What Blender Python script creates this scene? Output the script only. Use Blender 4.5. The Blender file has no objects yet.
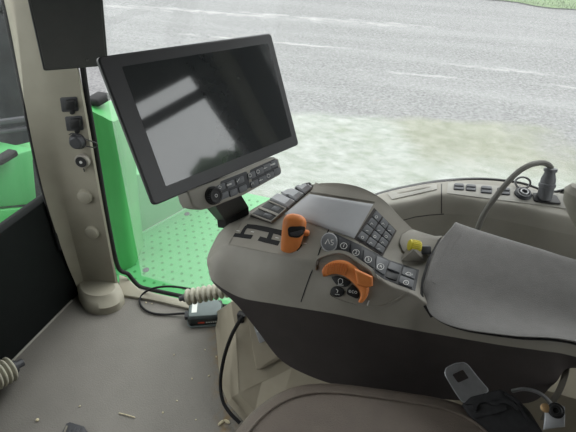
import bpy, bmesh, math, random
import numpy as np
from mathutils import Vector, Matrix
from mathutils.bvhtree import BVHTree
random.seed(7)
SC = bpy.context.scene
COL = SC.collection
# ------------------------------------------------------------------ camera frame
# world axes: +X towards the rear of the cab, +Y towards its right-hand side, +Z up; cab floor at z = 0
FPX = 432.0
PITCH, YAW = math.radians(38), math.radians(20)
CAM = Vector((0, 0, 1.30))
FW = Vector((-math.sin(YAW) * math.cos(PITCH), math.cos(YAW) * math.cos(PITCH), -math.sin(PITCH)))
RT = Vector((math.cos(YAW), math.sin(YAW), 0))
UP = RT.cross(FW)

def ray(u, v):
    return FW + RT * ((u - 288) / FPX) - UP * ((v - 216) / FPX)

def P(u, v, x=None, y=None, z=None, t=None):
    """point seen at photo position (u, v) lying on the plane x=, y= or z= (or at distance t)"""
    d = ray(u, v)
    if z is not None: t = (z - CAM.z) / d.z
    elif y is not None: t = y / d.y
    elif x is not None: t = x / d.x
    return CAM + d * t

def plane_hit(u, v, o, n):
    d = ray(u, v)
    return CAM + d * ((o - CAM).dot(n) / d.dot(n))

def pose(px, W):
    """rectangle of width W whose corners (TL TR BR BL) are seen at px -> origin, right edge, down edge"""
    A = []
    for (x, y), (u, v) in zip([(0, 0), (1, 0), (1, 1), (0, 1)], px):
        X = (u - 288) / FPX; Y = -(v - 216) / FPX
        A.append([x, y, 1, 0, 0, 0, -X * x, -X * y, -X]); A.append([0, 0, 0, x, y, 1, -Y * x, -Y * y, -Y])
    h = np.linalg.svd(np.array(A))[2][-1].reshape(3, 3)
    h1, h2, h3 = h.T
    if h3[2] < 0: h1, h2, h3 = -h1, -h2, -h3
    s = W / np.linalg.norm(h1)
    w = lambda q: RT * float(q[0]) + UP * float(q[1]) + FW * float(q[2])
    a, b, o = w(h1 * s), w(h2 * s), CAM + w(h3 * s)
    n = b.cross(a).normalized()
    return o, a, b, n      # n faces the viewer

# ------------------------------------------------------------------ materials
def lin(c):
    f = lambda v: (v / 12.92 if v <= .04045 else ((v + .055) / 1.055) ** 2.4)
    return tuple(f(v / 255) for v in c) + (1,)

def mat(name, col, rough=.6, var=.12, scale=40, bump=.15, bscale=400, metal=0, spec=.4, col2=None, coat=0):
    m = bpy.data.materials.new(name); m.use_nodes = True
    nt = m.node_tree; N = nt.nodes; L = nt.links
    b = N['Principled BSDF']
    b.inputs['Roughness'].default_value = rough; b.inputs['Metallic'].default_value = metal
    b.inputs['Specular IOR Level'].default_value = spec
    b.inputs['Coat Weight'].default_value = coat
    tc = N.new('ShaderNodeTexCoord')
    nz = N.new('ShaderNodeTexNoise'); nz.inputs['Scale'].default_value = scale; nz.inputs['Detail'].default_value = 5
    L.new(tc.outputs['Object'], nz.inputs['Vector'])
    r = N.new('ShaderNodeValToRGB')
    c1 = lin(col)
    lo = tuple(max(0, v * (1 - var)) for v in c1[:3]) + (1,)
    hi = tuple(min(1, v * (1 + var)) for v in c1[:3]) + (1,)
    if col2: lo, hi = lin(col), lin(col2)
    r.color_ramp.elements[0].color = lo; r.color_ramp.elements[0].position = .3
    r.color_ramp.elements[1].color = hi; r.color_ramp.elements[1].position = .7
    L.new(nz.outputs['Fac'], r.inputs['Fac']); L.new(r.outputs['Color'], b.inputs['Base Color'])
    if bump:
        n2 = N.new('ShaderNodeTexNoise'); n2.inputs['Scale'].default_value = bscale; n2.inputs['Detail'].default_value = 3
        L.new(tc.outputs['Object'], n2.inputs['Vector'])
        bp = N.new('ShaderNodeBump'); bp.inputs['Strength'].default_value = bump; bp.inputs['Distance'].default_value = .002
        L.new(n2.outputs['Fac'], bp.inputs['Height']); L.new(bp.outputs['Normal'], b.inputs['Normal'])
    return m

M = {}
M['shell'] = mat('grey console plastic', (142, 138, 129), .55, .05, 30, .12, 900)
M['silver'] = mat('silver grey satin plastic', (172, 173, 176), .42, .03, 30, .04, 900)
M['pad'] = mat('grained grey pad', (121, 119, 117), .62, .06, 60, .45, 700)
M['belly'] = mat('charcoal plastic', (64, 59, 58), .6, .1, 20, .1, 900)
M['black'] = mat('black plastic', (30, 30, 31), .5, .1, 40, .08, 900)
M['rubber'] = mat('black rubber', (26, 26, 27), .8, .15, 60, .2, 500)
M['front_black'] = mat('black front trim', (13, 17, 16), .75, .15, 30, .2, 500, spec=.2)
M['dimple'] = mat('dark green dimple', (34, 104, 50), .5, .06, 6, .03, 60)
M['dark'] = mat('dark grey plastic', (62, 63, 66), .5, .08, 50, .08, 900)
M['key'] = mat('key grey plastic', (100, 102, 105), .5, .06, 50, .05, 900)
M['grey_cable'] = mat('grey cable sheath', (112, 111, 106), .7, .06, 60, .1, 500)
M['white'] = mat('white print', (215, 215, 212), .6, .03, 60, 0)
M['orange'] = mat('orange plastic', (214, 130, 70), .45, .06, 60, .08, 500)
M['yellow'] = mat('yellow plastic', (206, 192, 62), .5, .06, 60, .06, 500)
M['pillar'] = mat('warm beige plastic', (152, 148, 133), .6, .05, 15, .1, 800)
M['pedestal'] = mat('beige moulded plastic', (166, 158, 140), .65, .09, 12, .12, 700, col2=(156, 148, 130))
M['side'] = mat('grey side trim plastic', (150, 147, 138), .65, .05, 20, .12, 800)
M['sidetop'] = mat('light grey trim plastic', (160, 158, 151), .6, .05, 20, .1, 800)
M['boot'] = mat('pale grey rubber', (168, 165, 150), .7, .08, 40, .1, 500)
M['seat'] = mat('brown grey leather', (114, 104, 95), .5, .08, 25, .55, 520)
M['steel'] = mat('brushed steel', (132, 132, 134), .4, .1, 80, .05, 800, metal=.45)
M['zinc'] = mat('zinc plated steel', (170, 172, 175), .45, .1, 80, .05, 800, metal=.5)
M['webbing'] = mat('black webbing', (44, 44, 46), .8, .2, 120, .5, 900)
M['strap'] = mat('grey strap', (120, 116, 106), .8, .1, 120, .4, 900)
M['pocket'] = mat('darker beige pocket plastic', (146, 138, 121), .65, .08, 12, .12, 700)
M['green'] = mat('green paint', (60, 138, 74), .4, .06, 6, .03, 60)
M['green_lit'] = mat('brightly lit green paint', (70, 142, 86), .5, .05, 6, .05, 100)  # paler copy of the green, bright light and haze put into the colour
M['tyre'] = mat('weathered tyre rubber', (44, 46, 48), .8, .35, 9, .4, 60)
M['screen'] = mat('black display glass', (58, 61, 62), .06, .04, 40, 0, spec=1.0, coat=.8)  # base lifted above black to imitate veiling haze
M['bezel'] = mat('matt black bezel', (58, 58, 60), .4, .04, 40, 0, spec=.5)  # grey raised from black, the same veil put into the colour
M['label'] = mat('white label', (215, 218, 212), .5, .03, 60, 0)
M['red'] = mat('red print', (200, 74, 52), .5, .03, 60, 0)
M['battery_top'] = mat('grey battery plastic', (96, 106, 105), .45, .06, 60, .05, 500)
M['battery'] = mat('dark battery plastic', (44, 50, 50), .45, .06, 60, .05, 500)
M['crumb'] = mat('pale straw', (200, 190, 160), .8, .15, 60, .1, 300)
M['brown'] = mat('brown grit', (120, 98, 68), .9, .25, 90, .3, 300)
M['ceiling'] = mat('grey headliner', (96, 94, 90), .8, .05, 20, .2, 500)
M['bark'] = mat('bark', (84, 74, 62), .9, .2, 10, .3, 40)
M['leaf'] = mat('tree foliage', (52, 74, 44), .8, .35, 3, .3, 20)

# floor mat: speckled grey with a dusty strip beside the pedestal
def floor_mat():
    m = mat('grey floor mat', (118, 115, 109), .75, .1, 5, .5, 260)
    nt = m.node_tree; N, L = nt.nodes, nt.links; b = N['Principled BSDF']
    base = b.inputs['Base Color'].links[0].from_socket
    tc = N.new('ShaderNodeTexCoord')
    n = N.new('ShaderNodeTexNoise'); n.inputs['Scale'].default_value = 330; n.inputs['Detail'].default_value = 2
    L.new(tc.outputs['Object'], n.inputs['Vector'])
    r = N.new('ShaderNodeValToRGB'); r.color_ramp.elements[0].position = .66; r.color_ramp.elements[1].position = .76
    L.new(n.outputs['Fac'], r.inputs['Fac'])
    mx = N.new('ShaderNodeMixRGB'); mx.inputs['Color2'].default_value = lin((160, 156, 146))
    mm = N.new('ShaderNodeMath'); mm.operation = 'MULTIPLY'; mm.inputs[1].default_value = .5
    L.new(r.outputs['Color'], mm.inputs[0]); L.new(mm.outputs[0], mx.inputs['Fac']); L.new(base, mx.inputs['Color1'])
    # dirt: noise restricted to a band next to the pedestal foot
    a, c = P(217, 318, z=0), P(224, 395, z=0); dv = (c - a).normalized(); nv = Vector((-dv.y, dv.x, 0))
    dot = N.new('ShaderNodeVectorMath'); dot.operation = 'DOT_PRODUCT'; dot.inputs[1].default_value = nv
    sub = N.new('ShaderNodeVectorMath'); sub.operation = 'SUBTRACT'; sub.inputs[1].default_value = a
    geo = N.new('ShaderNodeNewGeometry'); L.new(geo.outputs['Position'], sub.inputs[0]); L.new(sub.outputs[0], dot.inputs[0])
    ab = N.new('ShaderNodeMath'); ab.operation = 'ABSOLUTE'; L.new(dot.outputs['Value'], ab.inputs[0])
    mr = N.new('ShaderNodeMapRange'); mr.inputs['From Min'].default_value = .0; mr.inputs['From Max'].default_value = .045
    mr.inputs['To Min'].default_value = 1.0; mr.inputs['To Max'].default_value = 0; L.new(ab.outputs[0], mr.inputs['Value'])
    n3 = N.new('ShaderNodeTexNoise'); n3.inputs['Scale'].default_value = 40; n3.inputs['Detail'].default_value = 6
    L.new(tc.outputs['Object'], n3.inputs['Vector'])
    r3 = N.new('ShaderNodeValToRGB'); r3.color_ramp.elements[0].position = .42; r3.color_ramp.elements[1].position = .7
    L.new(n3.outputs['Fac'], r3.inputs['Fac'])
    m3 = N.new('ShaderNodeMath'); m3.operation = 'MULTIPLY'; L.new(mr.outputs[0], m3.inputs[0]); L.new(r3.outputs['Color'], m3.inputs[1])
    mx2 = N.new('ShaderNodeMixRGB'); mx2.inputs['Color2'].default_value = lin((128, 106, 70))
    L.new(m3.outputs[0], mx2.inputs['Fac']); L.new(mx.outputs[0], mx2.inputs['Color1']); L.new(mx2.outputs[0], b.inputs['Base Color'])
    return m
M['floor'] = floor_mat()

def glass_mat(name, d0, d1):
    m = bpy.data.materials.new(name); m.use_nodes = True
    nt = m.node_tree; N, L = nt.nodes, nt.links; N.clear()
    out = N.new('ShaderNodeOutputMaterial')
    tr = N.new('ShaderNodeBsdfTransparent'); tr.inputs['Color'].default_value = (.96, .98, .97, 1)
    gl = N.new('ShaderNodeBsdfGlossy'); gl.inputs['Roughness'].default_value = .03; gl.inputs['Color'].default_value = (1, 1, 1, 1)
    df = N.new('ShaderNodeBsdfTranslucent'); df.inputs['Color'].default_value = (.85, .87, .86, 1)
    fr = N.new('ShaderNodeFresnel'); fr.inputs['IOR'].default_value = 1.33
    tc = N.new('ShaderNodeTexCoord'); nz = N.new('ShaderNodeTexNoise'); nz.inputs['Scale'].default_value = 6; nz.inputs['Detail'].default_value = 8
    L.new(tc.outputs['Object'], nz.inputs['Vector'])
    mr = N.new('ShaderNodeMapRange'); mr.inputs['To Min'].default_value = d0; mr.inputs['To Max'].default_value = d1
    L.new(nz.outputs['Fac'], mr.inputs['Value'])
    m1 = N.new('ShaderNodeMixShader'); L.new(fr.outputs[0], m1.inputs[0]); L.new(tr.outputs[0], m1.inputs[1]); L.new(gl.outputs[0], m1.inputs[2])
    m2 = N.new('ShaderNodeMixShader'); L.new(mr.outputs[0], m2.inputs[0]); L.new(m1.outputs[0], m2.inputs[1]); L.new(df.outputs[0], m2.inputs[2])
    L.new(m2.outputs[0], out.inputs['Surface'])
    return m
M['glass'] = glass_mat('hazy dusty window glass', .10, .18)  # dust film that also carries the washed-out veil over the outdoors
M['glass_clear'] = glass_mat('clean window glass', .01, .03)

# ------------------------------------------------------------------ mesh builder
class MB:
    def __init__(s): s.v, s.f, s.m, s.mats = [], [], [], []
    def mi(s, m):
        if m not in s.mats: s.mats.append(m)
        return s.mats.index(m)
    def add(s, verts, faces, m):
        k = len(s.v); i = s.mi(m)
        s.v += [Vector(p) for p in verts]
        for f in faces: s.f.append([k + q for q in f]); s.m.append(i)
        return s
    def bm(s, b, m, mx=None):
        b.verts.index_update()
        vs = [(mx @ v.co if mx else v.co.copy()) for v in b.verts]
        fs = [[v.index for v in f.verts] for f in b.faces]
        b.free(); return s.add(vs, fs, m)
    def box(s, size, mx, m, bev=.004, seg=2):
        b = bmesh.new(); bmesh.ops.create_cube(b, size=1)
        for v in b.verts: v.co = Vector((v.co.x * size[0], v.co.y * size[1], v.co.z * size[2]))
        if bev: bmesh.ops.bevel(b, geom=b.edges[:], offset=bev, segments=seg, affect='EDGES', profile=.5)
        return s.bm(b, m, mx)
    def prism(s, pts, n, h0, h1, m, bev=.001, seg=2):
        """polygon pts pushed along n between h0 (bottom) and h1 (top, bevelled)"""
        b = bmesh.new(); n = Vector(n).normalized()
        top = [b.verts.new(Vector(p) + n * h1) for p in pts]; bot = [b.verts.new(Vector(p) + n * h0) for p in pts]
        ft = b.faces.new(top); b.faces.new(bot[::-1]); k = len(pts)
        for i in range(k): b.faces.new((top[i], bot[i], bot[(i + 1) % k], top[(i + 1) % k]))
        bmesh.ops.recalc_face_normals(b, faces=b.faces[:])
        if bev: bmesh.ops.bevel(b, geom=list(ft.edges), offset=bev, segments=seg, affect='EDGES', profile=.5)
        return s.bm(b, m)
    def tube(s, pts, r, m, n=10, closed=False):
        pts = [Vector(p) for p in pts]; K = len(pts); rr = r if hasattr(r, '__len__') else [r] * K
        vs, fs = [], []; ref = None
        for i, p in enumerate(pts):
            if closed: d = pts[(i + 1) % K] - pts[i - 1]
            else: d = pts[min(i + 1, K - 1)] - pts[max(i - 1, 0)]
            d.normalize()
            if ref is None: ref = d.orthogonal().normalized()
            ref = (ref - d * ref.dot(d)).normalized(); q = d.cross(ref)
            for j in range(n):
                a = 2 * math.pi * j / n
                vs.append(p + (ref * math.cos(a) + q * math.sin(a)) * rr[i])
        for i in range(K if closed else K - 1):
            for j in range(n):
                a, b_ = i * n, ((i + 1) % K) * n
                fs.append((a + j, a + (j + 1) % n, b_ + (j + 1) % n, b_ + j))
        if not closed: fs.append(tuple(range(n))[::-1]); fs.append(tuple((K - 1) * n + j for j in range(n)))
        return s.add(vs, fs, m)
    def lathe(s, prof, o, ax, m, n=28):
        """profile of (radius, height) pairs turned about axis ax through o"""
        o = Vector(o); ax = Vector(ax).normalized(); e = ax.orthogonal().normalized(); g = ax.cross(e)
        vs, fs = [], []
        for r, h in prof:
            for j in range(n):
                a = 2 * math.pi * j / n; vs.append(o + ax * h + (e * math.cos(a) + g * math.sin(a)) * r)
        for i in range(len(prof) - 1):
            for j in range(n): fs.append((i * n + j, i * n + (j + 1) % n, (i + 1) * n + (j + 1) % n, (i + 1) * n + j))
        fs.append(tuple(range(n))[::-1]); fs.append(tuple((len(prof) - 1) * n + j for j in range(n)))
        return s.add(vs, fs, m)
    def grid(s, rows, m, cap=False, closed=False):
        R, C = len(rows), len(rows[0]); vs = [p for r in rows for p in r]; fs = []
        for i in range(R if closed else R - 1):
            for j in range(C - 1):
                a, b_ = i * C, ((i + 1) % R) * C
                fs.append((a + j, a + j + 1, b_ + j + 1, b_ + j))
        if cap: fs.append([i * C for i in range(R)]); fs.append([i * C + C - 1 for i in range(R)][::-1])
        return s.add(vs, fs, m)
    def build(s, name, parent=None, sharp=32, recalc=True):
        off = Vector((0, 0, 0)); p = parent
        while p: off += p.location; p = p.parent
        me = bpy.data.meshes.new(name)
        o0 = Vector((0, 0, 0))
        if parent is None:      # origin at the base of the thing
            xs = [v.x for v in s.v]; ys = [v.y for v in s.v]; zs = [v.z for v in s.v]
            o0 = Vector(((min(xs) + max(xs)) / 2, (min(ys) + max(ys)) / 2, min(zs)))
        me.from_pydata([v - off - o0 for v in s.v], [], s.f)
        for m in s.mats: me.materials.append(m)
        for poly, i in zip(me.polygons, s.m): poly.material_index = i
        if recalc:
            b = bmesh.new(); b.from_mesh(me); bmesh.ops.recalc_face_normals(b, faces=b.faces[:]); b.to_mesh(me); b.free()
        me.polygons.foreach_set('use_smooth', [True] * len(me.polygons))
        me.set_sharp_from_angle(angle=math.radians(sharp))
        o = bpy.data.objects.new(name, me); COL.objects.link(o); o.location = o0
        if parent: o.parent = parent
        return o

def tag(o, label=None, cat=None, group=None, kind=None):
    if label: o['label'] = label
    if cat: o['category'] = cat
    if group: o['group'] = group
    if kind: o['kind'] = kind
    return o

def thing(name, loc, label, cat, group=None):
    o = bpy.data.objects.new(name, None); o.empty_display_size = .05; COL.objects.link(o); o.location = loc
    return tag(o, label, cat, group)

def frame(o, x, y, z):
    m = Matrix.Identity(4)
    for i, a in enumerate((x, y, z)):
        for j in range(3): m[j][i] = a[j]
    for j in range(3): m[j][3] = o[j]
    return m

def cr(pts, k):
    """Catmull-Rom through pts, k steps per span"""
    pts = [Vector(p) for p in pts]; out = []; n = len(pts)
    for i in range(n - 1):
        p0 = pts[i - 1] if i else pts[0] * 2 - pts[1]; p1, p2 = pts[i], pts[i + 1]
        p3 = pts[i + 2] if i + 2 < n else pts[-1] * 2 - pts[-2]
        for q in range(k):
            t = q / k
            out.append(.5 * ((2 * p1) + (p2 - p0) * t + (2 * p0 - 5 * p1 + 4 * p2 - p3) * t * t + (3 * p1 - p0 - 3 * p2 + p3) * t ** 3))
    out.append(pts[-1].copy()); return out

def surf_grid(rows, ku, kv):
    fine = [cr(r, ku) for r in rows]
    cols = [cr([fine[i][j] for i in range(len(fine))], kv) for j in range(len(fine[0]))]
    return [[cols[j][i] for j in range(len(cols))] for i in range(len(cols[0]))]

def bvh(o):
    off, q = Vector(), o
    while q: off += q.location; q = q.parent
    mw = Matrix.Translation(off)
    return BVHTree.FromPolygons([mw @ v.co for v in o.data.vertices], [tuple(p.vertices) for p in o.data.polygons])

class Surf:
    def __init__(s, objs): s.t = [bvh(o) for o in objs]
    def __call__(s, u, v):
        d = ray(u, v).normalized(); best = None
        for t in s.t:
            h = t.ray_cast(CAM, d)
            if h[0] and (best is None or h[3] < best[3]): best = h
        if best is None:      # just past an edge: nearest point to the ray at a middling distance
            q = CAM + d * 1.0
            c = min((t.find_nearest(CAM + d * k) for t in s.t for k in (.8, .9, 1., 1.1, 1.2)), key=lambda h: h[3])
            best = c
        n = best[1] if best[1].dot(d) < 0 else -best[1]
        return best[0], n

def lerp(a, b, t): return (a[0] + (b[0] - a[0]) * t, a[1] + (b[1] - a[1]) * t)
def quad(q, s, t): return lerp(lerp(q[0], q[1], s), lerp(q[3], q[2], s), t)
def sub(q, s0, s1, t0, t1): return [quad(q, s0, t0), quad(q, s1, t0), quad(q, s1, t1), quad(q, s0, t1)]
def shrink(q, k):
    c = (sum(p[0] for p in q) / len(q), sum(p[1] for p in q) / len(q)); return [lerp(p, c, k) for p in q]
def rounded(q, r=.25, n=3):
    out = []
    for i, p in enumerate(q):
        a, b = lerp(p, q[i - 1], r), lerp(p, q[(i + 1) % len(q)], r)
        for k in range(n + 1):
            t = k / n; out.append(lerp(lerp(a, p, t), lerp(p, b, t), t))
    return out
def ell(cx, cy, rx, ry, n=24, rot=0):
    c, s = math.cos(rot), math.sin(rot); o = []
    for k in range(n):
        a = 2 * math.pi * k / n; x, y = rx * math.cos(a), ry * math.sin(a); o.append((cx + x * c - y * s, cy + x * s + y * c))
    return o

def plate(mb, S, px, h, m, sink=.006, bev=.001, seg=2):
    """a raised plate with outline px lying on surface S"""
    hs = [S(*p) for p in px]; n = sum((q[1] for q in hs), Vector()).normalized()
    mb.prism([q[0] for q in hs], n, -sink, h, m, bev, seg); return n

def patch(mb, S, q, h, m, nu=10, nv=10, sink=.006, edge=.6):
    """a plate that follows a curved surface"""
    rows, low = [], []
    for i in range(nv + 1):
        r, l = [], []
        for j in range(nu + 1):
            p, n = S(*quad(q, j / nu, i / nv)); e = i in (0, nv) or j in (0, nu)
            r.append(p + n * (h * edge if e else h)); l.append(p - n * sink)
        rows.append(r); low.append(l)
    mb.grid(rows, m)
    ring = [(0, j) for j in range(nu)] + [(i, nu) for i in range(nv)] + [(nv, j) for j in range(nu, 0, -1)] + [(i, 0) for i in range(nv, 0, -1)]
    mb.grid([[rows[i][j] for i, j in ring + ring[:1]], [low[i][j] for i, j in ring + ring[:1]]], m)

def blob(mb, S, out, h, m, sink=.004, rings=5):
    """a rounded pad with outline out that follows a curved surface"""
    c = (sum(q[0] for q in out) / len(out), sum(q[1] for q in out) / len(out)); rows = []
    for k in range(1, rings + 1):
        r = []
        for q in out:
            p, n = S(*lerp(c, q, k / rings)); r.append(p + n * (h * (.55 if k == rings else 1)))
        rows.append(r + r[:1])
    low = [S(*q) for q in out]; low = [p - n * sink for p, n in low]; rows.append(low + low[:1])
    mb.grid(rows, m); p, n = S(*c); i = len(mb.v); mb.add([p + n * h] + rows[0][:-1], [(0, k + 1, (k + 1) % len(out) + 1) for k in range(len(out))], m)

def stroke(mb, S, px, w, h, m, lift=0, closed=False):
    """a ribbon of half-width w (metres) and height h following px on surface S"""
    hs = [S(*p) for p in px]; L, R, L2, R2 = [], [], [], []
    K = len(hs)
    for i, (p, n) in enumerate(hs):
        a = hs[(i + 1) % K if closed else min(i + 1, K - 1)][0] - hs[i - 1 if closed else max(i - 1, 0)][0]
        c = a.cross(n)
        if c.length < 1e-9: c = n.orthogonal()
        c.normalize()
        L.append(p + c * w + n * (h + lift)); R.append(p - c * w + n * (h + lift)); L2.append(p + c * w + n * (lift - .001)); R2.append(p - c * w + n * (lift - .001))
    rows = [L2, L, R, R2]
    if closed: rows = [r + r[:1] for r in rows]
    mb.grid(rows, m, cap=not closed)

_font = {}
def text(mb, s, o, ex, ey, size, m, h=.0003):
    """flat lettering centred at o, reading along ex with ey up"""
    if s not in _font:
        cu = bpy.data.curves.new('lettering', 'FONT'); cu.body = s; cu.align_x = 'CENTER'; cu.align_y = 'CENTER'; cu.resolution_u = 2
        ob = bpy.data.objects.new('lettering', cu); me = bpy.data.meshes.new_from_object(ob)
        _font[s] = ([v.co.copy() for v in me.vertices], [tuple(p.vertices) for p in me.polygons])
        bpy.data.objects.remove(ob); bpy.data.curves.remove(cu); bpy.data.meshes.remove(me)
    v, f = _font[s]; n = ex.cross(ey).normalized()
    mb.add([Vector(o) + ex * (q.x * size) + ey * (q.y * size) + n * h for q in v], f, m)
def text_on(mb, S, s, u, v, px, m, h, ang=0):
    """lettering on surface S at (u, v), px pixels high"""
    p, n = S(u, v); q, _ = S(u + math.cos(ang) * 2, v + math.sin(ang) * 2)
    ex = (q - p); ex = (ex - n * ex.dot(n)).normalized(); ey = n.cross(ex)
    k = (p - CAM).dot(FW) / FPX
    text(mb, s, p + n * h, ex, ey, px * k * 1.35, m)

# ================================================================== OUTSIDE
GZ = -1.65
def ground_mat():
    lin = lambda c: tuple(v * .37 for v in globals()['lin'](c)[:3]) + (1,)
    m = bpy.data.materials.new('gravel lot'); m.use_nodes = True
    nt = m.node_tree; N, L = nt.nodes, nt.links; b = N['Principled BSDF']; b.inputs['Roughness'].default_value = .85
    b.inputs['Specular IOR Level'].default_value = .25
    tc = N.new('ShaderNodeTexCoord')
    def noise(scale, det=6, sc=None):
        n = N.new('ShaderNodeTexNoise'); n.inputs['Scale'].default_value = scale; n.inputs['Detail'].default_value = det
        if sc:
            mp = N.new('ShaderNodeMapping'); mp.inputs['Rotation'].default_value = (0, 0, sc[0]); mp.inputs['Scale'].default_value = sc[1]
            L.new(tc.outputs['Object'], mp.inputs['Vector']); L.new(mp.outputs[0], n.inputs['Vector'])
        else: L.new(tc.outputs['Object'], n.inputs['Vector'])
        return n.outputs['Fac']
    def ramp(s, a, c, ca=(0, 0, 0, 1), cb=(1, 1, 1, 1)):
        r = N.new('ShaderNodeValToRGB'); r.color_ramp.elements[0].position = a; r.color_ramp.elements[1].position = c
        r.color_ramp.elements[0].color = ca; r.color_ramp.elements[1].color = cb; L.new(s, r.inputs['Fac']); return r.outputs['Color']
    def mix(f, a, c):
        x = N.new('ShaderNodeMixRGB'); L.new(f, x.inputs['Fac'])
        for s, q in (('Color1', a), ('Color2', c)):
            if isinstance(q, tuple): x.inputs[s].default_value = q
            else: L.new(q, x.inputs[s])
        return x.outputs[0]
    def mth(op, a, c):
        x = N.new('ShaderNodeMath'); x.operation = op
        for i, q in enumerate((a, c)):
            if isinstance(q, (int, float)): x.inputs[i].default_value = q
            else: L.new(q, x.inputs[i])
        return x.outputs[0]
    def side(p, q, soft, wob):
        """0 beyond the line p-q (away from the cab), 1 on the near side"""
        a, c = P(*p, z=GZ), P(*q, z=GZ); d = (c - a).normalized(); nv = Vector((d.y, -d.x, 0))
        if nv.y > 0: nv = -nv
        s_ = N.new('ShaderNodeVectorMath'); s_.operation = 'SUBTRACT'; s_.inputs[1].default_value = (a.x, a.y, 0)
        L.new(tc.outputs['Object'], s_.inputs[0])
        dt = N.new('ShaderNodeVectorMath'); dt.operation = 'DOT_PRODUCT'; dt.inputs[1].default_value = nv; L.new(s_.outputs[0], dt.inputs[0])
        w = mth('ADD', dt.outputs['Value'], mth('MULTIPLY', mth('SUBTRACT', wob, .5), soft * 3))
        r = N.new('ShaderNodeMapRange'); r.inputs['From Min'].default_value = -soft; r.inputs['From Max'].default_value = soft
        L.new(w, r.inputs['Value']); return r.outputs[0]
    a, c = P(360, 70, z=GZ), P(560, 100, z=GZ); ang = -math.atan2((c - a).y, (c - a).x)
    grit = ramp(noise(22, 5), .28, .72, lin((126, 126, 127)), lin((190, 190, 190)))
    streak = ramp(noise(1.0, 5, (ang, (.18, 1.7, 1))), .46, .70)
    col = mix(mth('MULTIPLY', streak, .35), grit, lin((204, 204, 204)))
    w = noise(1.3, 5)
    near = side((300, 114), (470, 122), .12, w)
    moss = ramp(noise(2.2, 7), .42, .66, lin((208, 214, 204)), lin((150, 164, 128)))
    white = ramp(noise(7, 9, (ang, (.8, 1.3, 1))), .3, .72, lin((172, 182, 166)), lin((226, 231, 224)))
    patch_ = mix(mth('MULTIPLY', ramp(noise(1.7, 6), .48, .7), .7), white, moss)
    def half(p, q, inside, soft, wob):
        a, c = P(*p, z=GZ), P(*q, z=GZ); d = (c - a).normalized(); nv = Vector((d.y, -d.x, 0)); w0 = P(*inside, z=GZ)
        if (w0 - a).dot(nv) < 0: nv = -nv
        s_ = N.new('ShaderNodeVectorMath'); s_.operation = 'SUBTRACT'; s_.inputs[1].default_value = (a.x, a.y, 0)
        L.new(tc.outputs['Object'], s_.inputs[0])
        dt = N.new('ShaderNodeVectorMath'); dt.operation = 'DOT_PRODUCT'; dt.inputs[1].default_value = nv; L.new(s_.outputs[0], dt.inputs[0])
        w_ = mth('ADD', dt.outputs['Value'], mth('MULTIPLY', mth('SUBTRACT', wob, .5), soft * 3))
        r = N.new('ShaderNodeMapRange'); r.inputs['From Min'].default_value = -soft; r.inputs['From Max'].default_value = soft
        L.new(w_, r.inputs['Value']); return r.outputs[0]
    w2 = noise(2.0, 6)
    tan = mix(ramp(noise(5, 7), .35, .65), lin((182, 182, 158)), lin((142, 146, 108)))
    tanz = mth('MULTIPLY', half((387, 118), (432, 172), (500, 140), .18, w2), half((400, 158), (540, 172), (480, 130), .35, w2))
    patch_ = mix(mth('MULTIPLY', tanz, .75), patch_, tan)
    gone = half((520, 118), (585, 168), (480, 150), .45, w2)
    near = mth('MULTIPLY', near, gone)
    col = mix(near, col, patch_)
    # white tyre lines
    for p, q, wd, e0_, e1_ in (((376, 71), (470, 79), .07, (352, 69), (490, 81)), ((240, 14), (420, 26), .30, (100, 6), (430, 27)), ((450, 64), (600, 79), .12, (450, 64), (700, 90)), ((540, 84), (640, 94), .07, (535, 84), (700, 100)), ((250, 40), (330, 47), .10, (180, 34), (345, 48))):
        l1 = side(p, q, wd, noise(3, 4)); a2 = mth('SUBTRACT', 1, mth('ABSOLUTE', mth('SUBTRACT', mth('MULTIPLY', l1, 2), 1), 0))
        br = ramp(noise(2.4, 5, (ang, (.5, 2, 1))), .38, .6)
        m0, m1 = P(*e0_, z=GZ), P(*e1_, z=GZ); dd = (m1 - m0).normalized(); pp = Vector((-dd.y, dd.x, 0))
        def ends(o_, sg):
            v_ = N.new('ShaderNodeVectorMath'); v_.operation = 'SUBTRACT'; v_.inputs[1].default_value = (o_.x, o_.y, 0); L.new(tc.outputs['Object'], v_.inputs[0])
            k_ = N.new('ShaderNodeVectorMath'); k_.operation = 'DOT_PRODUCT'; k_.inputs[1].default_value = dd * sg; L.new(v_.outputs[0], k_.inputs[0])
            g_ = N.new('ShaderNodeMapRange'); g_.inputs['From Min'].default_value = -.3; g_.inputs['From Max'].default_value = .5; L.new(k_.outputs['Value'], g_.inputs['Value']); return g_.outputs[0]
        a2 = mth('MULTIPLY', a2, mth('MULTIPLY', ends(m0, 1), ends(m1, -1)))
        col = mix(mth('MULTIPLY', mth('MULTIPLY', a2, br), .8), col, lin((232, 232, 230)))
    L.new(col, b.inputs['Base Color'])
    bp = N.new('ShaderNodeBump'); bp.inputs['Strength'].default_value = .5; bp.inputs['Distance'].default_value = .02
    L.new(noise(40, 4), bp.inputs['Height']); L.new(bp.outputs[0], b.inputs['Normal'])
    return m
g = MB(); R = 60
g.add([(-R, -R, GZ), (R, -R, GZ), (R, R, GZ), (-R, R, GZ)], [(0, 1, 2, 3)], ground_mat())
me = g.build('ground'); me.location = (0, 0, 0)
for v in me.data.vertices: v.co.z = GZ
tag(me, 'grey gravel lot with pale worn patch outside the cab', 'ground', kind='structure')
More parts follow.
